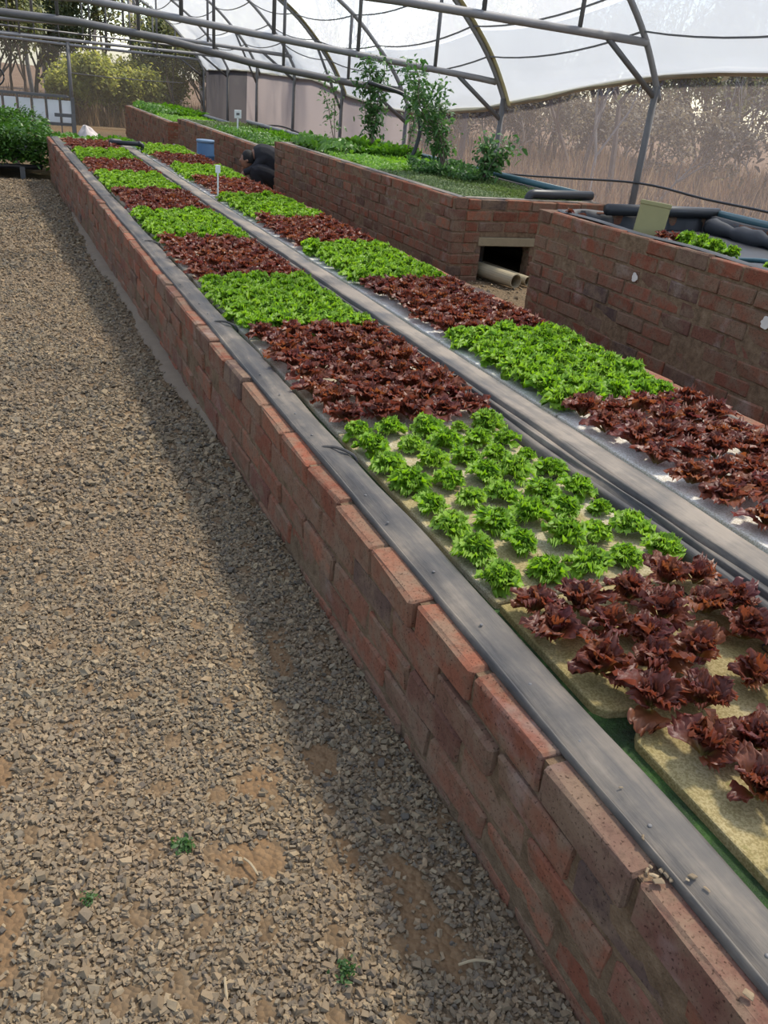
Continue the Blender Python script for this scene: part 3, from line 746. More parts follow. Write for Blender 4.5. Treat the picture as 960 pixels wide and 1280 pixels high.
# ------------------------------------------------------------------ brick tanks
TX0, TX1 = 3.2, 4.62
def tank(y0, y1, zt, label, individual, opening=True, wall_rows=9, open_top=False, kfar=1e9):
    t = empty('brick_tank', (0, 0, 0)); tag(t, label, 'planter')
    J = Joined()
    zb = zt-.70
    hole = (3.47, 3.93, zt-.66, zt-.345)
    ind = (lambda c, z: True) if individual else (lambda c, z: False)
    brick_wall(t, 'Y', TX0, -1, y0, y1, zt, 8, .05, single=ind, meshes=BRT, J=J)
    brick_wall(t, 'X', y0, -1, TX0+.11, TX1, zt, 8, .11, holes=[hole, (3.44, 3.96, zt-.345, zt-.275)] if opening else [], single=lambda c, z: individual, meshes=BRT, J=J)
    brick_wall(t, 'Y', TX1, 1, y0, y1, zt, 8, .02, single=lambda c, z: False, meshes=BRT, J=J)
    brick_wall(t, 'X', y1, 1, TX0+.11, TX1, zt, 8, .02, single=lambda c, z: False, meshes=BRT, J=J)
    J.build('brickwork', M_brick_t, t)
    b = MB()
    b.box(TX0+.006, TX0+.099, y0+.006, y1-.006, zb, zt-.006).box(TX1-.099, TX1-.006, y0+.006, y1-.006, zb, zt-.006)
    b.box(TX0+.09, TX1-.09, y1-.099, y1-.006, zb, zt-.006)
    if opening:
        b.box(TX0+.09, hole[0], y0+.007, y0+.099, zb, zt-.006).box(hole[1], TX1-.09, y0+.007, y0+.099, zb, zt-.006).box(hole[0], hole[1], y0+.007, y0+.099, hole[3]+.07, zt-.006)
        MB().box(3.44, 3.96, y0-.004, y0+.102, hole[3], hole[3]+.066).build('lintel', M_lintel, t, bevel=.004)
    else:
        b.box(TX0+.09, TX1-.09, y0+.007, y0+.099, zb, zt-.006)
    b.build('mortar', M_mortar, t)
    if individual:
        skin(t, 'Y', TX0, -1, y0, y1, zb, zt-.01, .03, .0085, .005)
        skin(t, 'X', y0, -1, TX0, TX1, zb, zt-.01, .03, .0085, .005, holes=[hole] if opening else [])
    return t
def liner_rim(t, y0, y1, zt):
    b = MB()
    for (xa, xb, ya, yb) in ((TX0+.055, TX0+.125, y0+.06, y1-.06), (TX1-.125, TX1-.05, y0+.06, y1-.06), (TX0+.1, TX1-.1, y0+.055, y0+.12), (TX0+.1, TX1-.1, y1-.12, y1-.055)):
        b.box(xa, xb, ya, yb, zt-.02, zt+.006)
    b.build('liner_rim', M_liner_d, t, bevel=.003)

# tank B
zB, yB0, yB1 = .585, 5.86, 10.6
tB = tank(yB0, yB1, zB, 'brown brick tank with pipe opening, cress and tall leafy plants growing on top', True)
MB().box(TX0+.1, TX1-.1, yB0+.1, yB1-.1, zB-.16, zB-.035).build('growing_bed', M_dark, tB)
liner_rim(tB, yB0, yB1, zB)
# tank C
zC, yC0, yC1 = .68, 1.3, 4.74
tC = tank(yC0, yC1, zC, 'brick tank lined with black sheeting, whitish splash on one brick, khaki board inside', True, False)
MB().box(TX0+.1, TX1-.1, yC0+.1, yC1-.1, zC-.4, zC-.09).build('water', M_black, tC)
def lin(u, v):
    x0_, x1_, ya, yb = TX0+.095, TX1-.095, yC0+.095, yC1-.095
    ring = [(x0_, ya), (x0_, yb), (x1_, yb), (x1_, ya), (x0_, ya)]
    k = min(int(u), 3); f = u-k; p = ring[k]; q = ring[k+1]
    x = p[0]+(q[0]-p[0])*f; y = p[1]+(q[1]-p[1])*f; cx, cy = (x0_+x1_)/2, (ya+yb)/2
    dx, dy = x-cx, y-cy; wob = .012*math.sin(u*31)+.008*math.sin(u*53+1)
    z = [zC+.004, zC+.012, zC+.008, zC-.03, zC-.10][v]; o_ = [-.045, -.02, .008, .02+wob, .035+wob][v]
    n_ = (1, 0) if k == 0 else (0, -1) if k == 1 else (-1, 0) if k == 2 else (0, 1)
    return (x+n_[0]*o_, y+n_[1]*o_, z+.004*math.sin(u*23))
ob('liner', grid_mesh('liner', [i/40 for i in range(161)], [0, 1, 2, 3, 4], lin), M_blackcloth, tC)
# bulging sheet folds at the back of tank C
b = MB(); pts = smooth_path([(4.47, 4.55, zC-.05), (4.44, 4.0, zC-.055), (4.46, 3.4, zC-.04), (4.43, 2.8, zC-.06), (4.45, 1.5, zC-.05)], 8)
b.tube(pts, [.05+.012*math.sin(i*1.3)+.008*math.sin(i*2.9) for i in range(len(pts))], 10); b.build('sheet_fold', M_blackcloth, tC, True)
# white splashes on bricks
for (y, z, s) in [(3.70, .47, .026), (2.755, .47, .03)]:
    V = [(0, 0, 0)]+[(0, s*(.85+.13*math.sin(k*.9+y)+.07*math.sin(k*2.1))*math.cos(k*pi/12), 1.15*s*(.85+.12*math.cos(k*.7+y))*math.sin(k*pi/12)) for k in range(24)]
    F = [(0, k+1, (k+1) % 24+1) for k in range(24)]
    me = mesh('splash', V, F); o = ob('splash', me, M_paint, tC, (TX0-.0065, y, z)); so = o.modifiers.new('s', 'SOLIDIFY'); so.thickness = .003
    o['label'] = 'whitish splash on the brick face'
# tanks A1 and A2 farther off
tA = tank(11.45, 16.6, .455, 'brown brick tank of green seedlings with a white marker plate, behind the blue barrel', False, False)
MB().box(TX0+.1, TX1-.1, 11.55, 16.5, .3, .43).build('growing_bed', M_dark, tA); liner_rim(tA, 11.45, 16.6, .455)
tA2 = tank(17.6, 23.3, .335, 'farthest brown brick tank of low green plants, standing next to the shade netting end', False, False)
MB().box(TX0+.1, TX1-.1, 17.7, 23.2, .18, .31).build('growing_bed', M_dark, tA2); liner_rim(tA2, 17.6, 23.3, .335)

# pipes inside the opening of tank B
def hollow_pipe(name, p, q, r, mat, label, parent=None):
    d = (Vector(q)-Vector(p)); L = d.length
    k = 20; prof = [(r, 0), (r, L), (r*.86, L), (r*.86, .0)]
    V = []; F = []
    for rr, z in prof:
        for j in range(k): V.append((rr*math.cos(2*pi*j/k), rr*math.sin(2*pi*j/k), z))
    for i in range(4):
        for j in range(k): F.append((i*k+j, i*k+(j+1) % k, ((i+1) % 4)*k+(j+1) % k, ((i+1) % 4)*k+j))
    o = ob(name, mesh(name, V, F, False), mat, parent, p); o.rotation_euler = d.to_track_quat('Z', 'Y').to_euler(); 
    if label: tag(o, label, 'pipe')
    return o
hollow_pipe('drain_pipe', (3.64, 5.55, .035), (3.50, 6.35, .035), .055, M_pvc, 'wide cream pipe end poking out of the dark opening in the brick tank')
hollow_pipe('drain_pipe', (3.80, 5.62, .018), (3.72, 6.3, .018), .037, M_pvc, 'narrow cream pipe end beside the wider one in the brick tank opening')
hollow_pipe('drain_pipe', (3.68, 6.25, -.05), (3.68, 6.25, .43), .05, M_steel_d, 'grey upright pipe standing inside the dark tank opening')
# pipes on top of the tanks
def pipe(name, pts, r, mat, label, cat='pipe', k=10, parent=None):
    o = MB().tube(pts, r, k).build(name, mat, parent, True); tag(o, label, cat); return o
pB = empty('edge_pipe', (4.5, 6, zB)); tag(pB, 'teal pipe with black end along back edge of the cress tank', 'pipe')
MB().tube([(.02, 4.3, .04), (.02, .12, .04)], .028, 10).build('tube', M_teal, pB, True)
MB().tube([(.06, .03, .045), (-.55, -.03, .045)]+[(-.55-.04*math.sin(a), -.03, .005+.04*math.cos(a)) for a in (.4, .8, 1.2, 1.57)]+[(-.59, -.03, -.05)], .036, 10).build('end_piece', M_black, pB, True)
pC = empty('edge_pipe', (4.55, 4.6, zC)); tag(pC, 'teal pipe with black sleeve along rim of the black lined tank', 'pipe')
MB().tube([(.04, .0, .02), (.02, -3.2, .0)], .030, 10).build('tube', M_teal, pC, True)
MB().tube([(.045, .03, .025), (-.45, 0, .03), (-.95, -.03, .03)], .036, 10).build('sleeve', M_black, pC, True)
# khaki board standing in tank C, small dark clod on the rim
kb = empty('khaki_board', (3.43, 3.95, zC-.03)); tag(kb, 'khaki upright board leaning inside the black lined brick tank', 'board')
kb.rotation_euler = (math.radians(-5), math.radians(4), math.radians(-40))
MB().box(-.085, .085, -.012, .012, 0, .185).build('panel', M_khaki, kb, bevel=.012)
MB().box(-.088, .088, -.016, -.004, .165, .19).build('lip', M_khaki, kb, bevel=.005)
def lettuce_at(x, y, z, k, sc, lab, nm):
    o = ob(nm, (GME if k == 'G' else RME)[random.randrange(5)], None, None, (x, y, z), (0, 0, random.uniform(0, 6)), (sc, sc, sc*1.25)); tag(o, lab, 'lettuce'); return o
for (x, y, s) in [(3.47, 3.66, 1.15), (3.47, 3.55, 1.2), (3.46, 3.44, 1.1), (3.50, 3.36, .9)]:
    o = lettuce_at(x, y, zC-.035, 'G', s, 'small green lettuce growing at the rim of the black lined brick tank', 'green_lettuce'); o['group'] = 'green lettuces in the black lined tank'
for (x, y, s) in [(3.44, 3.83, .8), (3.46, 3.75, .85)]:
    o = lettuce_at(x, y, zC-.035, 'R', s, 'dark red lettuce beside the khaki board in the black lined tank', 'red_lettuce'); o['group'] = 'red lettuces by the khaki board'
lettuce_at(3.28, 4.52, zC-.002, 'R', .5, 'tiny dark wilted lettuce on the corner of the black lined brick tank', 'red_lettuce')
o = lettuce_at(3.46, 3.05, zC-.04, 'G', .7, 'small green sprout beside the hose in the black lined tank', 'lettuce_sprout')
pipe('garden_hose', smooth_path([(3.62, 3.5, zC-.07), (3.66, 3.25, zC-.03), (3.62, 3.0, zC-.04), (3.52, 2.6, zC-.05), (3.55, 2.0, zC-.07)], 6), .013, M_teal, 'dark green hose curving inside the black lined brick tank', 'hose')

# greenery on the tanks -------------------------------------------------
def mat_of(name, x0, x1, y0, y1, z0, h, n, size, mat, label, cat, seed, fn=None, up=.7, aspect=.55):
    r = np.random.default_rng(seed); x = r.uniform(x0, x1, n); y = r.uniform(y0, y1, n)
    hh = h*(.65+.35*np.sin(x*9+seed)*np.sin(y*7+seed*2))
    if fn is not None: k = fn(x, y); x, y, hh = x[k], y[k], hh[k]; n = len(x)
    z = z0+hh*r.uniform(0, 1, n)**.5
    V, F, rn = leaf_cloud(n, np.stack([x, y, z], 1), size, .4, seed, aspect, up)
    o = ob(name, mesh(name, V, F, False, {'rnd': rn}), mat); tag(o, label, cat, kind='stuff'); return o
zb = zB-.03
mat_of('watercress', 3.33, 4.47, 5.98, 7.75, zb, .045, 16000, .022, M_cress, 'low grey green cress mat covering the near end of the tank', 'cress', 1)
mat_of('bushy_herb', 3.75, 4.45, 7.2, 8.3, zb, .15, 5000, .04, M_tomato, 'dark bushy herb clump behind the cress mat', 'herb', 2, lambda x, y: ((x-4.1)/.36)**2+((y-7.75)/.55)**2 < 1)
mat_of('pale_lettuce', 3.33, 4.47, 7.85, 9.2, zb, .06, 7000, .035, M_ltgreen, 'pale yellow green lettuces in the middle of the cress tank', 'lettuce', 3)
mat_of('leafy_greens', 3.33, 4.47, 9.15, 10.45, zb, .13, 3500, .085, M_spinach, 'broad leaved dark greens at the far end of the cress tank', 'greens', 4)
mat_of('seedlings', 3.33, 4.47, 11.6, 14.4, .42, .10, 8000, .05, M_spinach, 'bright green seedlings in the tank behind the blue barrel', 'seedlings', 5)
mat_of('seedlings', 3.33, 4.47, 14.4, 16.4, .42, .05, 5000, .04, M_cress, 'dull green seedlings around the white marker plate', 'seedlings', 6)
mat_of('seedlings', 3.33, 4.47, 17.8, 20.0, .30, .05, 3000, .05, M_ltgreen, 'sparse yellowish seedlings in the farthest brick tank', 'seedlings', 7)
mat_of('seedlings', 3.33, 4.47, 20.0, 23.1, .30, .14, 5000, .08, M_spinach, 'darker green plants at the end of the farthest brick tank', 'seedlings', 8)
# tall plants
def tall_plant(x, y, z0, h, spread, nst, nl, label, seed, size=.05, lean=(0, 0)):
    r = random.Random(seed); t = empty('tall_plant', (x, y, z0)); tag(t, label, 'plant')
    b = MB(); P = []
    for k in range(nst):
        a = r.uniform(0, 6.28); s = spread*r.uniform(.3, 1); hh = h*r.uniform(.6, 1.0)
        pts = smooth_path([(r.gauss(0, .02), r.gauss(0, .02), 0), (s*.35*math.cos(a)+lean[0]*.3, s*.35*math.sin(a)+lean[1]*.3, hh*.4), (s*.8*math.cos(a)+lean[0]*.7, s*.8*math.sin(a)+lean[1]*.7, hh*.75), (s*math.cos(a+.5)+lean[0], s*math.sin(a+.5)+lean[1], hh)], 5)
        b.tube(pts, [.007-.005*i/len(pts) for i in range(len(pts))], 5)
        for p in pts[4:]:
            for q in range(max(1, nl//(nst*12))): P.append((p[0]+r.gauss(0, .05), p[1]+r.gauss(0, .05), p[2]+r.gauss(0, .045)))
    b.build('stem', M_bark, t, True)
    P = np.array(P); V, F, rn = leaf_cloud(len(P), P, size, .6, seed, .5, .1)
    o = ob('foliage', mesh('foliage', V, F, False, {'rnd': rn}), M_tomato, t); o['kind'] = 'stuff'
    return t
tall_plant(3.98, 7.55, zb, .98, .26, 9, 1250, 'tall leafy green plant rising from bushy herbs in the cress tank', 11, .055, (-.22, .1))
tall_plant(4.18, 7.2, zb, .42, .16, 5, 520, 'shorter leafy plant leaning to the netting beside the tall one', 12, .06, (.16, .0))
tall_plant(4.1, 9.7, zb, 1.08, .20, 7, 1050, 'tall slender leafy plant among broad leaved greens near the hose', 13, .055, (-.04, 0))
tall_plant(3.78, 10.1, zb, .92, .12, 2, 150, 'thin climbing plant with few leaves at the tank end', 14, .05, (-.1, 0))
tall_plant(4.35, 9.25, zb, .78, .10, 2, 170, 'narrow leafy plant tied up beside the tall slender one', 15, .05, (.0, 0))
pipe('black_hose', smooth_path([(3.75, 9.1, 1.31), (3.85, 9.05, 1.29), (4.13, 9, 1.23), (4.29, 9, 1.11), (4.36, 9, .92), (4.33, 9, .72), (4.26, 9, .57)], 6), .022, M_black, 'black hose arching down from the roof pipe into the cress tank', 'hose')
mk = empty('plant_marker', (3.62, 14.0, .43)); tag(mk, 'white square marker plate on a stick among seedlings in the far tank', 'marker')
MB().box(-.012, .012, -.008, .008, 0, .26).build('stake', M_white, mk); pl_ = MB().box(-.055, .055, -.012, 0, .22, .34).build('plate', M_white, mk, bevel=.004)
MB().box(-.025, .025, -.0135, -.0121, .265, .30).build('mark', M_steel_d, pl_)
pipe('water_pipe', [(4.45, 11.6, .50), (4.45, 16.5, .50)], .03, M_steel, 'pale grey pipe along back rim of the seedling tank')
pipe('water_pipe', [(4.45, 17.7, .38), (4.45, 23.2, .38)], .03, M_steel, 'pale grey pipe along back rim of the farthest tank')

# blue barrel
br_ = empty('barrel', (2.80, 12.6, float(gz(12.6)))); tag(br_, 'blue plastic barrel standing between lettuce bed and brick tanks', 'barrel')
MB().lathe([(.115, 0), (.12, .02), (.122, .15), (.127, .16), (.127, .18), (.122, .19), (.122, .36), (.127, .37), (.127, .39), (.121, .40), (.118, .555), (.11, .57)], (0, 0, 0), 28).build('drum', M_blue, br_, True)
MB().lathe([(.124, .548), (.126, .575), (.12, .585), (.06, .588)], (0, 0, 0), 28).build('lid', plain('pale_lid', (.16, .24, .33), .5), br_, True)

# ------------------------------------------------------------------ person crouching between the tanks
pr = empty('person', (3.22, 11.0, float(gz(11.0)))); tag(pr, 'person in black clothes crouching in the gap between two brick tanks', 'person')
def blob(name, parts, mat, parent, vox=.011):
    b = MB()
    for pts, rad in parts: b.tube(smooth_path(pts, 4), [float(x) for x in np.interp(np.linspace(0, len(pts)-1, (len(pts)-1)*4+1), range(len(pts)), rad)], 12)
    o = b.build(name, mat, parent, True)
    rm = o.modifiers.new('remesh', 'REMESH'); rm.mode = 'VOXEL'; rm.voxel_size = vox; rm.use_smooth_shade = True
    sm = o.modifiers.new('smooth', 'SMOOTH'); sm.iterations = 4; sm.factor = .5
    return o
# facing -x (local), head low on the left; z measured from the ground
HC = Vector((-.245, -.02, .475))
def ell(c, rx, rz, n=7): return [(c[0]+rx*0, c[1], c[2]+rz*math.cos(pi*(n-1-i)/(n-1))) for i in range(n)], [max(.004, rx*math.sin(pi*(n-1-i)/(n-1))) for i in range(n)]
spine = [(.13, 0, .24), (.12, 0, .36), (.02, 0, .49), (-.10, 0, .525), (-.17, -.01, .51)]
hp, hr = ell((-.25, -.02, .455), .078, .112, 9)
fingers = []
for hx, hy in ((-.32, -.10), (-.30, .13)):
    fingers.append(([(hx+.03, hy, .30), (hx, hy, .255), (hx-.015, hy, .21)], [.024, .03, .026]))
    for k in range(4): fingers.append(([(hx-.012, hy-.024+.016*k, .215), (hx-.022, hy-.026+.0165*k, .175-.006*abs(k-1.5)), (hx-.012, hy-.025+.016*k, .145-.01*abs(k-1.4))], [.0095, .0085, .007]))
    fingers.append(([(hx+.0, hy+(.03 if hy < 0 else -.03), .235), (hx-.03, hy+(.045 if hy < 0 else -.045), .205), (hx-.045, hy+(.04 if hy < 0 else -.04), .18)], [.011, .0095, .008]))
body = blob('body', [(spine, [.12, .11, .115, .10, .06]), ([(-.16, -.01, .51), (-.22, -.015, .485)], [.05, .048]), (hp, hr),
                     ([(-.318, -.02, .462), (-.335, -.02, .447), (-.326, -.02, .437)], [.011, .014, .010]), ([(-.25, -.10, .46), (-.245, -.104, .445)], [.016, .012]), ([(-.25, .06, .46), (-.245, .064, .445)], [.016, .012]),
                     ([(-.03, -.08, .48), (-.09, -.10, .45), (-.17, -.12, .37), (-.29, -.10, .30)], [.045, .04, .034, .026]), ([(-.03, .08, .48), (-.09, .11, .45), (-.18, .14, .37), (-.27, .13, .30)], [.045, .04, .034, .026]),
                     ([(.12, -.09, .22), (-.13, -.13, .34), (-.06, -.12, .07)], [.085, .06, .042]), ([(.12, .09, .22), (-.13, .13, .34), (-.06, .12, .07)], [.085, .06, .042])]+fingers, M_skin, pr)
blob('jacket', [(spine[:4]+[(-.165, -.005, .525)], [.16, .165, .16, .14, .07]), ([(-.03, -.08, .49), (-.09, -.10, .45), (-.17, -.12, .37), (-.285, -.10, .315)], [.085, .06, .048, .040]),
                ([(-.03, .08, .49), (-.09, .11, .45), (-.18, .14, .37), (-.265, .13, .315)], [.085, .06, .05, .042])], M_cloth, pr)
blob('trousers', [([(.15, -.08, .23), (.0, -.12, .32), (-.14, -.135, .345), (-.10, -.13, .20), (-.06, -.12, .06)], [.125, .105, .082, .075, .06]), ([(.15, .08, .23), (.0, .12, .32), (-.14, .135, .345), (-.10, .13, .20), (-.06, .12, .06)], [.125, .105, .082, .075, .06]),
                  ([(.16, -.06, .24), (.16, .06, .24)], [.13, .13])], M_cloth, pr)
blob('hair', [(*(lambda a: ([(p[0]+.014, p[1], p[2]+.012) for p in a[0][3:]], [x+.008 for x in a[1][3:]]))((hp, hr)),)], M_hair, pr)
for y in (-.12, .12): blob('shoe', [([(-.02, y, .04), (-.08, y, .045), (-.17, y, .032)], [.042, .045, .034])], M_black, pr)
pr.rotation_euler = (0, 0, math.radians(-12))

# ------------------------------------------------------------------ left: seedling bench, panels, sack
sb = empty('seedling_bench', (0, 0, 0)); tag(sb, 'low bench frame of black pipe packed with dark green seedlings at the path end', 'bench')
zl = -.17
MB().tube([(-2.6, 12.25, zl+.15), (.62, 12.25, zl+.15)], .03, 10).build('rail', M_black, sb, True)
for x in (-1.6, -.6, .38):
    MB().box(x-.03, x+.03, 12.22, 12.28, zl-.02, zl+.15).build('leg', M_steel_d, sb)
    MB().tube([(x-.02, 12.24, zl+.14), (x-.22, 12.9, zl+.45)], .028, 6).build('strut', M_wood, sb)
MB().box(-2.6, .62, 12.5, 14.2, zl+.2, zl+.32).build('tray', M_black, sb)
r_ = np.random.default_rng(31); n = 22000
x = r_.uniform(-2.6, .82, n); v = r_.random(n)
y = np.where(v < .35, 12.35+r_.normal(0, .07, n), r_.uniform(12.35, 14.35, n)); fr_ = (y-12.3)/2
z = np.where(v < .35, zl+.18+r_.uniform(0, .42, n), zl+.40+.27*np.clip(fr_, 0, 1)+.07*np.sin(x*8)*np.sin(y*6)+r_.normal(0, .035, n))
z -= np.clip((x-.45)*.6, 0, 1)*.5
V, F, rn = leaf_cloud(n, np.stack([x, y, z], 1), .062, .5, 31, .5, .5)
o = ob('seedling_foliage', mesh('seedling_foliage', V, F, False, {'rnd': rn}), M_spin, sb); o['kind'] = 'stuff'
mat_of('low_greens', .7, 1.95, 12.2, 13.9, .13, .17, 5000, .07, M_spinach, 'loose green plants beyond the end of the lettuce bed', 'greens', 33)
# white panels behind the seedlings
wp = empty('panel_rack', (0, 15.2, 0)); tag(wp, 'dark rack of white panels standing behind the green seedlings', 'rack')
MB().box(-2.6, 1.22, -.03, .03, .70, .735).build('rail', M_steel_d, wp)
MB().box(-2.6, 1.28, -.03, .03, .30, .335).build('rail', M_steel_d, wp)
MB().box(.55, 1.25, -.05, .25, .70, .72).build('shelf', M_steel_d, wp)
for i in range(-12, 6):
    x = .18+.205*i
    MB().box(x-.075, x+.095, -.015, .01, .34, .66).build('panel', M_white, wp, bevel=.008)
    MB().box(x+.108, x+.122, -.02, .02, -.25, .71).build('post', M_steel_d, wp)
MB().box(1.27, 1.32, -.03, .03, -.25, .70).build('end_post', M_steel_d, wp)
MB().box(1.0, 1.30, -.3, -.27, .44, .49).build('bracket', M_steel_d, wp)
MB().box(1.24, 1.29, -.31, -.26, -.25, .49).build('bracket_post', M_steel_d, wp)
pipe('hose_loop', [(.12+.22*math.cos(a), 14.9, .93+.16*math.sin(a)) for a in [i*2*pi/28 for i in range(29)]], .011, M_black, 'loop of thin black hose hanging above the white panels', 'hose')
def tarp(u, v):
    r = u; a = v; x = 1.40+.19*r*math.cos(a)*1.0; y = 14.5+.28*r*math.sin(a)
    h = .20*(1-r**1.7)*(1+.2*math.sin(a*3)) + .03*math.sin(a*5+r*9)*r*(1-r)*2
    return (x+.12*r*max(0, math.cos(a)), y, -.2+.34*(1-r**5)+h if r < .98 else -.2)
tb = ob('sack', grid_mesh('sack', [0.02, .2, .4, .6, .8, .95, 1.0], [i*2*pi/20 for i in range(21)], tarp), M_tarp); tag(tb, 'pale crumpled sack heaped beside the white panel rack', 'sack')

# ------------------------------------------------------------------ greenhouse frames, film, nets
XC = 1.0
PROF = [(6.06, 1.15), (5.95, 1.35), (5.75, 1.65), (5.5, 1.93), (5.13, 2.27), (4.8, 2.50), (4.3, 2.80), (3.5, 3.15), (2.5, 3.42), (1.0, 3.55)]
FULL = PROF+[(2*XC-x, z) for x, z in PROF[-2::-1]]
RIBY = [-4.12, -1.28, 1.56, 4.40, 7.24, 10.08, 12.92, 15.76, 18.60, 21.44, 24.28, 27.12]
RIBZ = [.3, .3, .3, .3, .25, .02, -.18, -.08, .2, .18, .10, 0.]
CH = {3: [(-4, 2.1), (6, 2.1)], 4: [(-3.7, 1.92), (3.2, 1.92), (5.78, 1.87)], 5: [(-3.8, 1.55), (1.0, 1.80), (2.11, 1.72), (3.54, 1.62), (5.63, 1.48), (5.86, 1.46)],
      6: [(-3.8, 1.40), (.33, 1.69), (1.22, 1.68), (2.28, 1.60), (3.56, 1.42), (5.09, 1.29), (5.85, 1.26)], 8: [(-3.9, 1.65), (.46, 1.78), (2.11, 1.83), (3.89, 1.75), (5.94, 1.68)], 11: [(-3.9, 1.5), (.6, 1.58), (2.3, 1.55), (5.95, 1.52)],
      10: [(-3.9, 1.62), (5.9, 1.62)]}
ROLL = [(-5, 1.7), (5.98, 1.69), (7.33, 1.62), (8.53, 1.47), (10.08, 1.23), (11.22, 1.09), (12.92, .96), (14.34, 1.0), (15.79, 1.09), (17.22, 1.28), (23.3, 1.34), (27.4, 1.26)]
def rollz(y): return float(np.interp(y, [a for a, _ in ROLL], [b for _, b in ROLL]))
def arch(y, z0): return [(x, y, z+z0) for x, z in FULL]
def interp_poly(poly, x):
    q = sorted(poly); return float(np.interp(x, [a for a, _ in q], [b for _, b in q]))
NAMES = {3: 'nearest the black lined tank end', 4: 'whose post stands behind the black lined tank', 5: 'with yellow tape, standing behind the cress mat', 6: 'with the thick sagging cross pipe, by the black hose',
         7: 'next beyond the black hose', 8: 'beside the seedling tank with the marker plate', 9: 'beside the far end of the marker plate tank', 10: 'next to the dark corner of the shade cloth', 11: 'closing the netted end of the greenhouse',
         2: 'spanning the near lettuce rafts', 1: 'over the near end of the path', 0: 'at the open near end'}
for i, (y, z0) in enumerate(zip(RIBY, RIBZ)):
    f = empty('hoop_frame', (0, y, 0)); tag(f, 'steel hoop frame '+NAMES[i], 'frame', 'greenhouse hoop frames')
    a = [(x, 0, z) for x, _, z in arch(0, z0)]
    MB().tube(smooth_path(a, 3), .03, 8).build('rib', M_steel, f, True)
    g0 = float(gz(y))
    for x in (6.0, 2*XC-6.0): MB().tube([(x, 0, g0-.1), (x, 0, 1.27+z0)], .034, 8).build('post', M_steel_d, f, True)
    if i in CH:
        MB().tube([(x, 0, z) for x, z in CH[i]], .048 if i == 6 else .036, 8).build('chord', M_steel_d if i == 6 else M_steel, f, True)
        xs_ = [5.0, 4.0, 3.0, 2.0, 1.0, 0.0, -1.0, -2.0] if i in (4, 5, 6) else [4.2, 2.6, 1.0, -.6] if i != 11 else [5.2-.62*k for k in range(13)]
        for x in xs_:
            z1 = interp_poly(FULL, x)+z0
            MB().tube([(x, 0, interp_poly(CH[i], x)), (x, 0, z1)], .022 if i != 11 else .02, 6).build('web', M_steel_d, f, True)
        zk = interp_poly(CH[i], 5.3)
        for sx in (1, -1):
            MB().tube([(XC+sx*(5.3-XC), 0, zk), (XC+sx*(6.0-XC), 0, zk-.46)], .026, 6).build('knee_brace', M_steel_d, f, True)
    else:
        for sx in (1, -1): MB().tube([(XC+sx*(5.45-XC), 0, 1.95+z0), (XC+sx*(6.0-XC), 0, .9+z0)], .022, 6).build('knee_brace', M_steel_d, f, True)
    if i in (5, 7):
        V = []; 
        for x, _, z in smooth_path([(x, 0, z+.045) for x, z in [(q[0], q[2]) for q in a]], 3): V.append((x, z))
        o = ob('tape', mesh('tape', [(x, yy, z) for x, z in V for yy in (-.10, .10)], [(2*k, 2*k+2, 2*k+3, 2*k+1) for k in range(len(V)-1)], True), M_yellow, f)
# roof film per bay, sagging between hoops, with wires on it
ceil = empty('ceiling', (0, 0, 0)); tag(ceil, kind='structure')
SP = smooth_path([(x, 0, z) for x, z in FULL], 3)
FP = [(p[0], p[2]) for p in SP]
def filmz(k, t, x, z):
    z0 = RIBZ[k]*(1-t)+RIBZ[k+1]*t
    y = RIBY[k]*(1-t)+RIBY[k+1]*t
    sag = .085*4*t*(1-t)
    zz = z+z0+.04-sag
    if z < 1.36:                                         # lower hem follows the rolled edge
        f = (1.36-z)/.21; zz = (1.35+z0+.04)*(1-f)+rollz(y)*f if x > XC else zz
    return zz
for k in range(len(RIBY)-1):
    ts = [j/8 for j in range(9)]
    me = grid_mesh('film_panel', ts, list(range(len(FP))), lambda t, v: (FP[v][0]+.02*(1 if FP[v][0] > XC else -1), RIBY[k]*(1-t)+RIBY[k+1]*t, filmz(k, t, *FP[v])))
    ob('film_panel', me, M_film, ceil)
    # hem overlap (second layer of film)
    ids = [v for v in range(len(FP)) if FP[v][0] > 5.45]
    me = grid_mesh('film_overlap', ts, ids[::1], lambda t, v: (FP[v][0]+.035, RIBY[k]*(1-t)+RIBY[k+1]*t, filmz(k, t, *FP[v])+.012))
    ob('film_overlap', me, M_film2, ceil)
    for x in (5.72, 5.45, 5.05, 4.6, 4.0, 3.2, 2.2):
        z = interp_poly(FULL, x)
        MB().tube([(x-.01, RIBY[k]*(1-t)+RIBY[k+1]*t, filmz(k, t, x, z)-.018) for t in ts], .011, 4, False).build('wire', M_steel_d, ceil)
yr = [-4+.7*i for i in range(45)]
MB().tube([(6.10, y, rollz(y)+.015*math.sin(y*4)) for y in yr], [.034+.006*math.sin(y*5) for y in yr], 8).build('film_roll', M_roll, ceil, True)
MB().tube([(2*XC-6.10, y, 1.15) for y in yr], .034, 8).build('film_roll', M_roll, ceil, True)
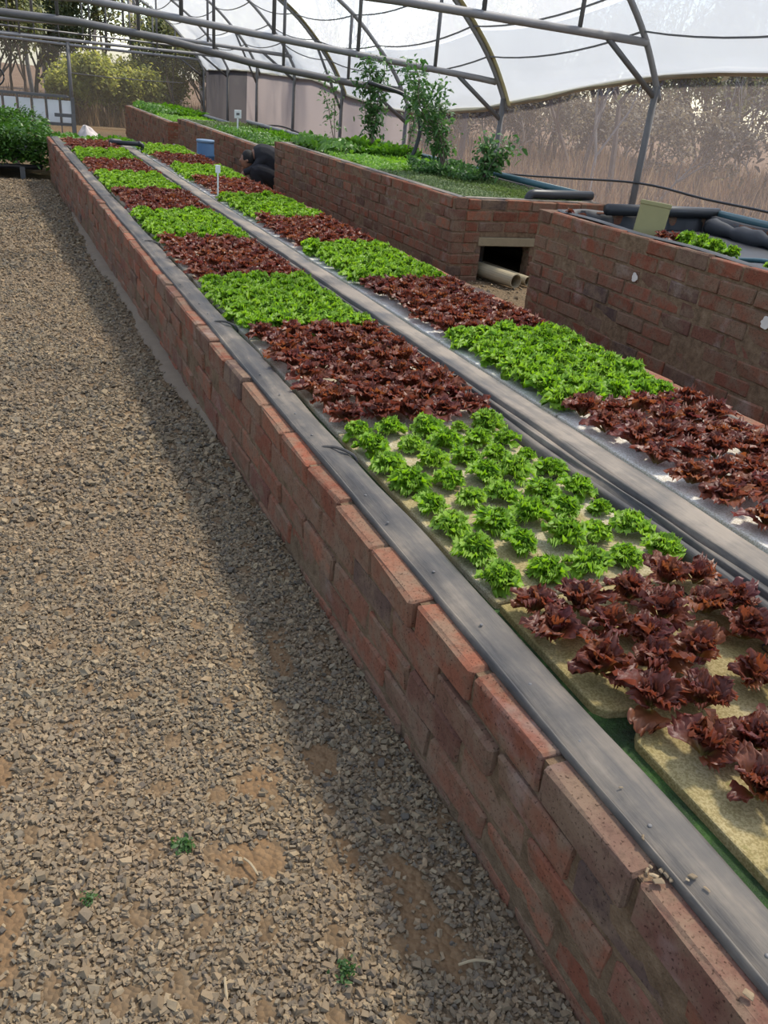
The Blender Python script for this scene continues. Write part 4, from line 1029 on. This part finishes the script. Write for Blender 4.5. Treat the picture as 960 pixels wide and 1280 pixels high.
# side netting, one panel per bay
wr = empty('wall_right', (0, 0, 0)); tag(wr, kind='structure'); wl = empty('wall_left', (0, 0, 0)); tag(wl, kind='structure')
for k in range(len(RIBY)-1):
    for (W, X, dense, ta, tb_) in [(wr, 6.06, k >= 6, 0, 1), (wl, 2*XC-6.06, False, 0, 1)] if k != 9 else [(wr, 6.06, True, 0, .4), (wr, 6.06, 2, .4, 1), (wl, 2*XC-6.06, False, 0, 1)]:
        me = grid_mesh('net_panel', [ta+(tb_-ta)*j/6 for j in range(7)], [0, .5, 1], lambda t, v: (X+.02*math.sin(t*pi)*(v-.5), RIBY[k]*(1-t)+RIBY[k+1]*t,
             (float(gz(RIBY[k]*(1-t)+RIBY[k+1]*t))-.05)*(1-v)+(rollz(RIBY[k]*(1-t)+RIBY[k+1]*t) if X > 0 else 1.25)*v))
        ob('net_panel', me, (M_net_k if k >= 10 or dense == 2 else M_net_d) if dense else M_net, W)
pipe('net_cable', smooth_path([(5.97, 5.0, .60), (5.97, 5.44, .63), (5.97, 6.2, .63), (5.97, 7.15, .65), (5.97, 8.5, .54), (5.97, 9.5, .46), (5.97, 12, .3)], 5), .011, M_black, 'dark cable slung along the shade netting behind the tanks', 'cable')
pipe('net_cable', smooth_path([(5.97, 22.0, .15), (5.97, 19.6, .31), (5.97, 18.2, .29), (5.97, 17.1, .2), (5.9, 16.2, -.05)], 5), .016, M_black, 'dark hose looping down the pale shade cloth behind the seedling tank', 'cable')
# far end net
wf = empty('wall_far', (0, 27.15, 0)); tag(wf, kind='structure')
ob('net_panel', grid_mesh('net_panel', [-4.0+.5*i for i in range(21)], [-.6, 1.56], lambda x, z: (x, .02*math.sin(x*5), z)), M_net_e, wf)
for x in (2.3, -1.5): MB().tube([(x, -.05, -.6), (x, -.05, 1.62)], .05, 8).build('post', M_steel_d, wf, True)
MB().tube([(-4, -.04, 1.74), (5.9, -.04, 1.66)], .025, 6).build('rail', M_steel_d, wf, True)
MB().tube([(-4, -.04, 1.90), (5.6, -.04, 1.80)], .025, 6).build('rail', M_steel_d, wf, True)
MB().tube(smooth_path([(2.3, -.06, .88), (3.6, -.06, .85), (5.4, -.06, .88)], 5), .012, 5).build('wire', M_steel_d, wf)

# ------------------------------------------------------------------ outside: trees, bushes, dry grass
def tree_mesh(seed, h, depth=5, spread=.5, r0=.07, leaves=0, lsize=.12, trunk=.35):
    r = random.Random(seed); b = MB(); tips = []
    def grow(p, d, L, rad, dep):
        n = 3; pts = [p]; q = p.copy(); dd = d.copy()
        for i in range(n):
            dd = (dd+Vector((r.gauss(0, .16), r.gauss(0, .16), r.gauss(.03, .08)))).normalized(); q = q+dd*L/n; pts.append(q.copy())
            if dep <= 2: tips.append(tuple(q))
        b.tube(pts, [rad*(1-.35*i/n) for i in range(n+1)], 5 if dep > 2 else 3, False)
        if dep > 0:
            for k in range(r.choice((2, 3, 3)) if dep < depth else r.choice((3, 4))):
                a = r.uniform(0, 6.28); s = spread*r.uniform(.6, 1.3); o = dd.orthogonal().normalized(); o.rotate(Matrix.Rotation(a, 3, dd))
                st = pts[r.choice((2, 3, 3))]
                grow(st, (dd+o*s+Vector((0, 0, .12))).normalized(), L*r.uniform(.6, .82), rad*.58, dep-1)
    grow(Vector((0, 0, -.1)), Vector((r.gauss(0, .06), r.gauss(0, .06), 1)).normalized(), h*trunk, r0, depth)
    me = mesh('trunk', b.V, b.F, False); lf = None
    if leaves:
        T = np.array(tips); rr = np.random.default_rng(seed); P = T[rr.integers(0, len(T), leaves)]+rr.normal(0, lsize*1.2, (leaves, 3))
        V, F, rn = leaf_cloud(leaves, P, lsize, .5, seed, .5, .0); lf = mesh('foliage', V, F, False, {'rnd': rn})
    return me, lf
T_bare = [tree_mesh(s, 5.2, 5, .55, .06) for s in (1, 2, 3)]
T_thin = [tree_mesh(s, 4.4, 4, .38, .035, 500, .10, .4) for s in (4, 5)]
T_leaf = [tree_mesh(s, 5.5, 4, .5, .08, 2600, .17) for s in (6, 7)]
T_bush = [tree_mesh(s, 3.0, 4, .7, .04, 4200, .13, .25) for s in (8, 9)]
T_scrub = [tree_mesh(s, 3.6, 5, .6, .035, 1500, .10, .22) for s in (21, 22, 23)]
T_tall = [tree_mesh(s, 12.0, 4, .32, .13, 2600, .24, .45) for s in (10, 11)]
for a, mt in ((T_bare, M_bark), (T_thin, M_barkp), (T_leaf, M_bark), (T_bush, M_bark), (T_tall, M_barkp), (T_scrub, M_barkp)):
    for t, _ in a: t.materials.append(mt)
for a, mt in ((T_thin, M_tree1), (T_leaf, M_tree1), (T_bush, M_tree2), (T_tall, M_tree3), (T_scrub, M_scrub)):
    for _, l in a: l.materials.append(mt)
def put_tree(T, x, y, s, lab, grp, name='tree'):
    t = empty(name, (x, y, float(gz(y))-.05), random.uniform(0, 6.28)); t.scale = (s, s, s*random.uniform(.9, 1.15)); tag(t, lab, 'tree' if name != 'bush' else 'bush', grp)
    a, l = random.choice(T); ob('trunk', a, None, t)
    if l: f = ob('foliage', l, None, t); f['kind'] = 'stuff'
rr = random.Random(5)
for i in range(26): put_tree(T_bare, rr.uniform(8.0, 20), rr.uniform(3, 30), rr.uniform(.7, 1.15), 'bare leafless tree standing in dry grass behind the shade netting', 'bare trees behind the shade netting')
for i in range(18): put_tree(T_thin, rr.uniform(7.5, 17), rr.uniform(3, 26), rr.uniform(.6, 1.1), 'thin pale stemmed tree with few leaves behind the shade netting', 'thin pale trees behind the shade netting')
for i in range(46): put_tree(T_scrub, rr.uniform(8.5, 19), rr.uniform(2, 32), rr.uniform(.8, 1.25), 'dry greyish scrub tree in the thicket behind the shade netting', 'dry scrub behind the shade netting', 'scrub_tree')
for i in range(30): put_tree(T_leaf, rr.uniform(15, 28), rr.uniform(2, 40), rr.uniform(.8, 1.2), 'olive leaved tree in the thicket farther behind the shade netting', 'olive trees farther behind the netting')
for i in range(9): put_tree(T_bush, rr.uniform(2.0, 6.4), rr.uniform(29, 34), rr.uniform(.85, 1.15), 'yellow green bush beyond the netted end of the greenhouse', 'yellow green bushes beyond the end net', 'bush')
for i in range(24): put_tree(T_leaf, rr.uniform(-5, 11), rr.uniform(32, 40), rr.uniform(.75, 1.2), 'olive leaved tree beyond the netted end of the greenhouse', 'olive trees beyond the end net')
for i in range(9): put_tree(T_leaf, rr.uniform(5.6, 10), rr.uniform(29, 33), rr.uniform(.55, .8), 'small olive tree crowding the dark corner of the shade cloth outside', 'small olive trees outside the dark cloth corner')
for i in range(30): put_tree(T_tall, rr.uniform(-7, 16), rr.uniform(36, 56), rr.uniform(.8, 1.2), 'tall dark leaved gum tree rising beyond the netted greenhouse end', 'tall gum trees beyond the end net', 'gum_tree')
n = 26000; r_ = np.random.default_rng(77)
x = np.concatenate([r_.uniform(6.4, 20, 20000), r_.uniform(-4, 9, 6000)]); y = np.concatenate([r_.uniform(2, 34, 20000), r_.uniform(27.6, 36, 6000)])
a = r_.uniform(0, 6.28, n); hgt = r_.uniform(.25, .75, n)*(1+.4*np.sin(x*1.7)*np.sin(y*1.3)); ln = r_.normal(0, .16, (n, 2)); z0 = gz(y)-.04
wv = .012
V = np.stack([np.stack([x-np.cos(a)*wv, y-np.sin(a)*wv, z0], 1), np.stack([x+np.cos(a)*wv, y+np.sin(a)*wv, z0], 1),
              np.stack([x+ln[:, 0]*.5+np.cos(a)*wv*.7, y+ln[:, 1]*.5+np.sin(a)*wv*.7, z0+hgt*.6], 1), np.stack([x+ln[:, 0]*.5-np.cos(a)*wv*.7, y+ln[:, 1]*.5-np.sin(a)*wv*.7, z0+hgt*.6], 1),
              np.stack([x+ln[:, 0], y+ln[:, 1], z0+hgt], 1)], 1).reshape(-1, 3)
F = []
i5 = np.arange(n)*5
Fq = np.stack([i5, i5+1, i5+2, i5+3], 1); Ft = np.stack([i5+3, i5+2, i5+4, i5+4], 1)
me = bpy.data.meshes.new('dry_grass'); me.from_pydata(V.tolist(), [], Fq.tolist()+np.stack([i5+3, i5+2, i5+4], 1).tolist()); me.update()
at_ = me.attributes.new('rnd', 'FLOAT', 'POINT'); at_.data.foreach_set('value', np.repeat(r_.random(n), 5).astype(np.float32))
o = ob('dry_grass', me, M_grass); tag(o, 'tall dry tan grass growing outside the shade netting', 'grass', kind='stuff')
# weeds on the path
for (px, py, s, lab) in [((228), 1058, .011, 'small green weed tuft growing through the gravel'), (430, 1215, .010, 'small green weed on the soil patch edge'), (110, 1124, .007, 'tiny green weed sprout among gravel')]:
    p = gp((px, py), .01); k = 60; rp = np.random.default_rng(px)
    P = np.stack([rp.normal(0, s*.8, k), rp.normal(0, s*.8, k), rp.uniform(0, .012, k)], 1)
    V, F, rn = leaf_cloud(k, P, s, .3, px, .5, .5); o = ob('weed', mesh('weed', V, F, False, {'rnd': rn}), M_weed, None, (p[0], p[1], .008)); tag(o, lab, 'weed')
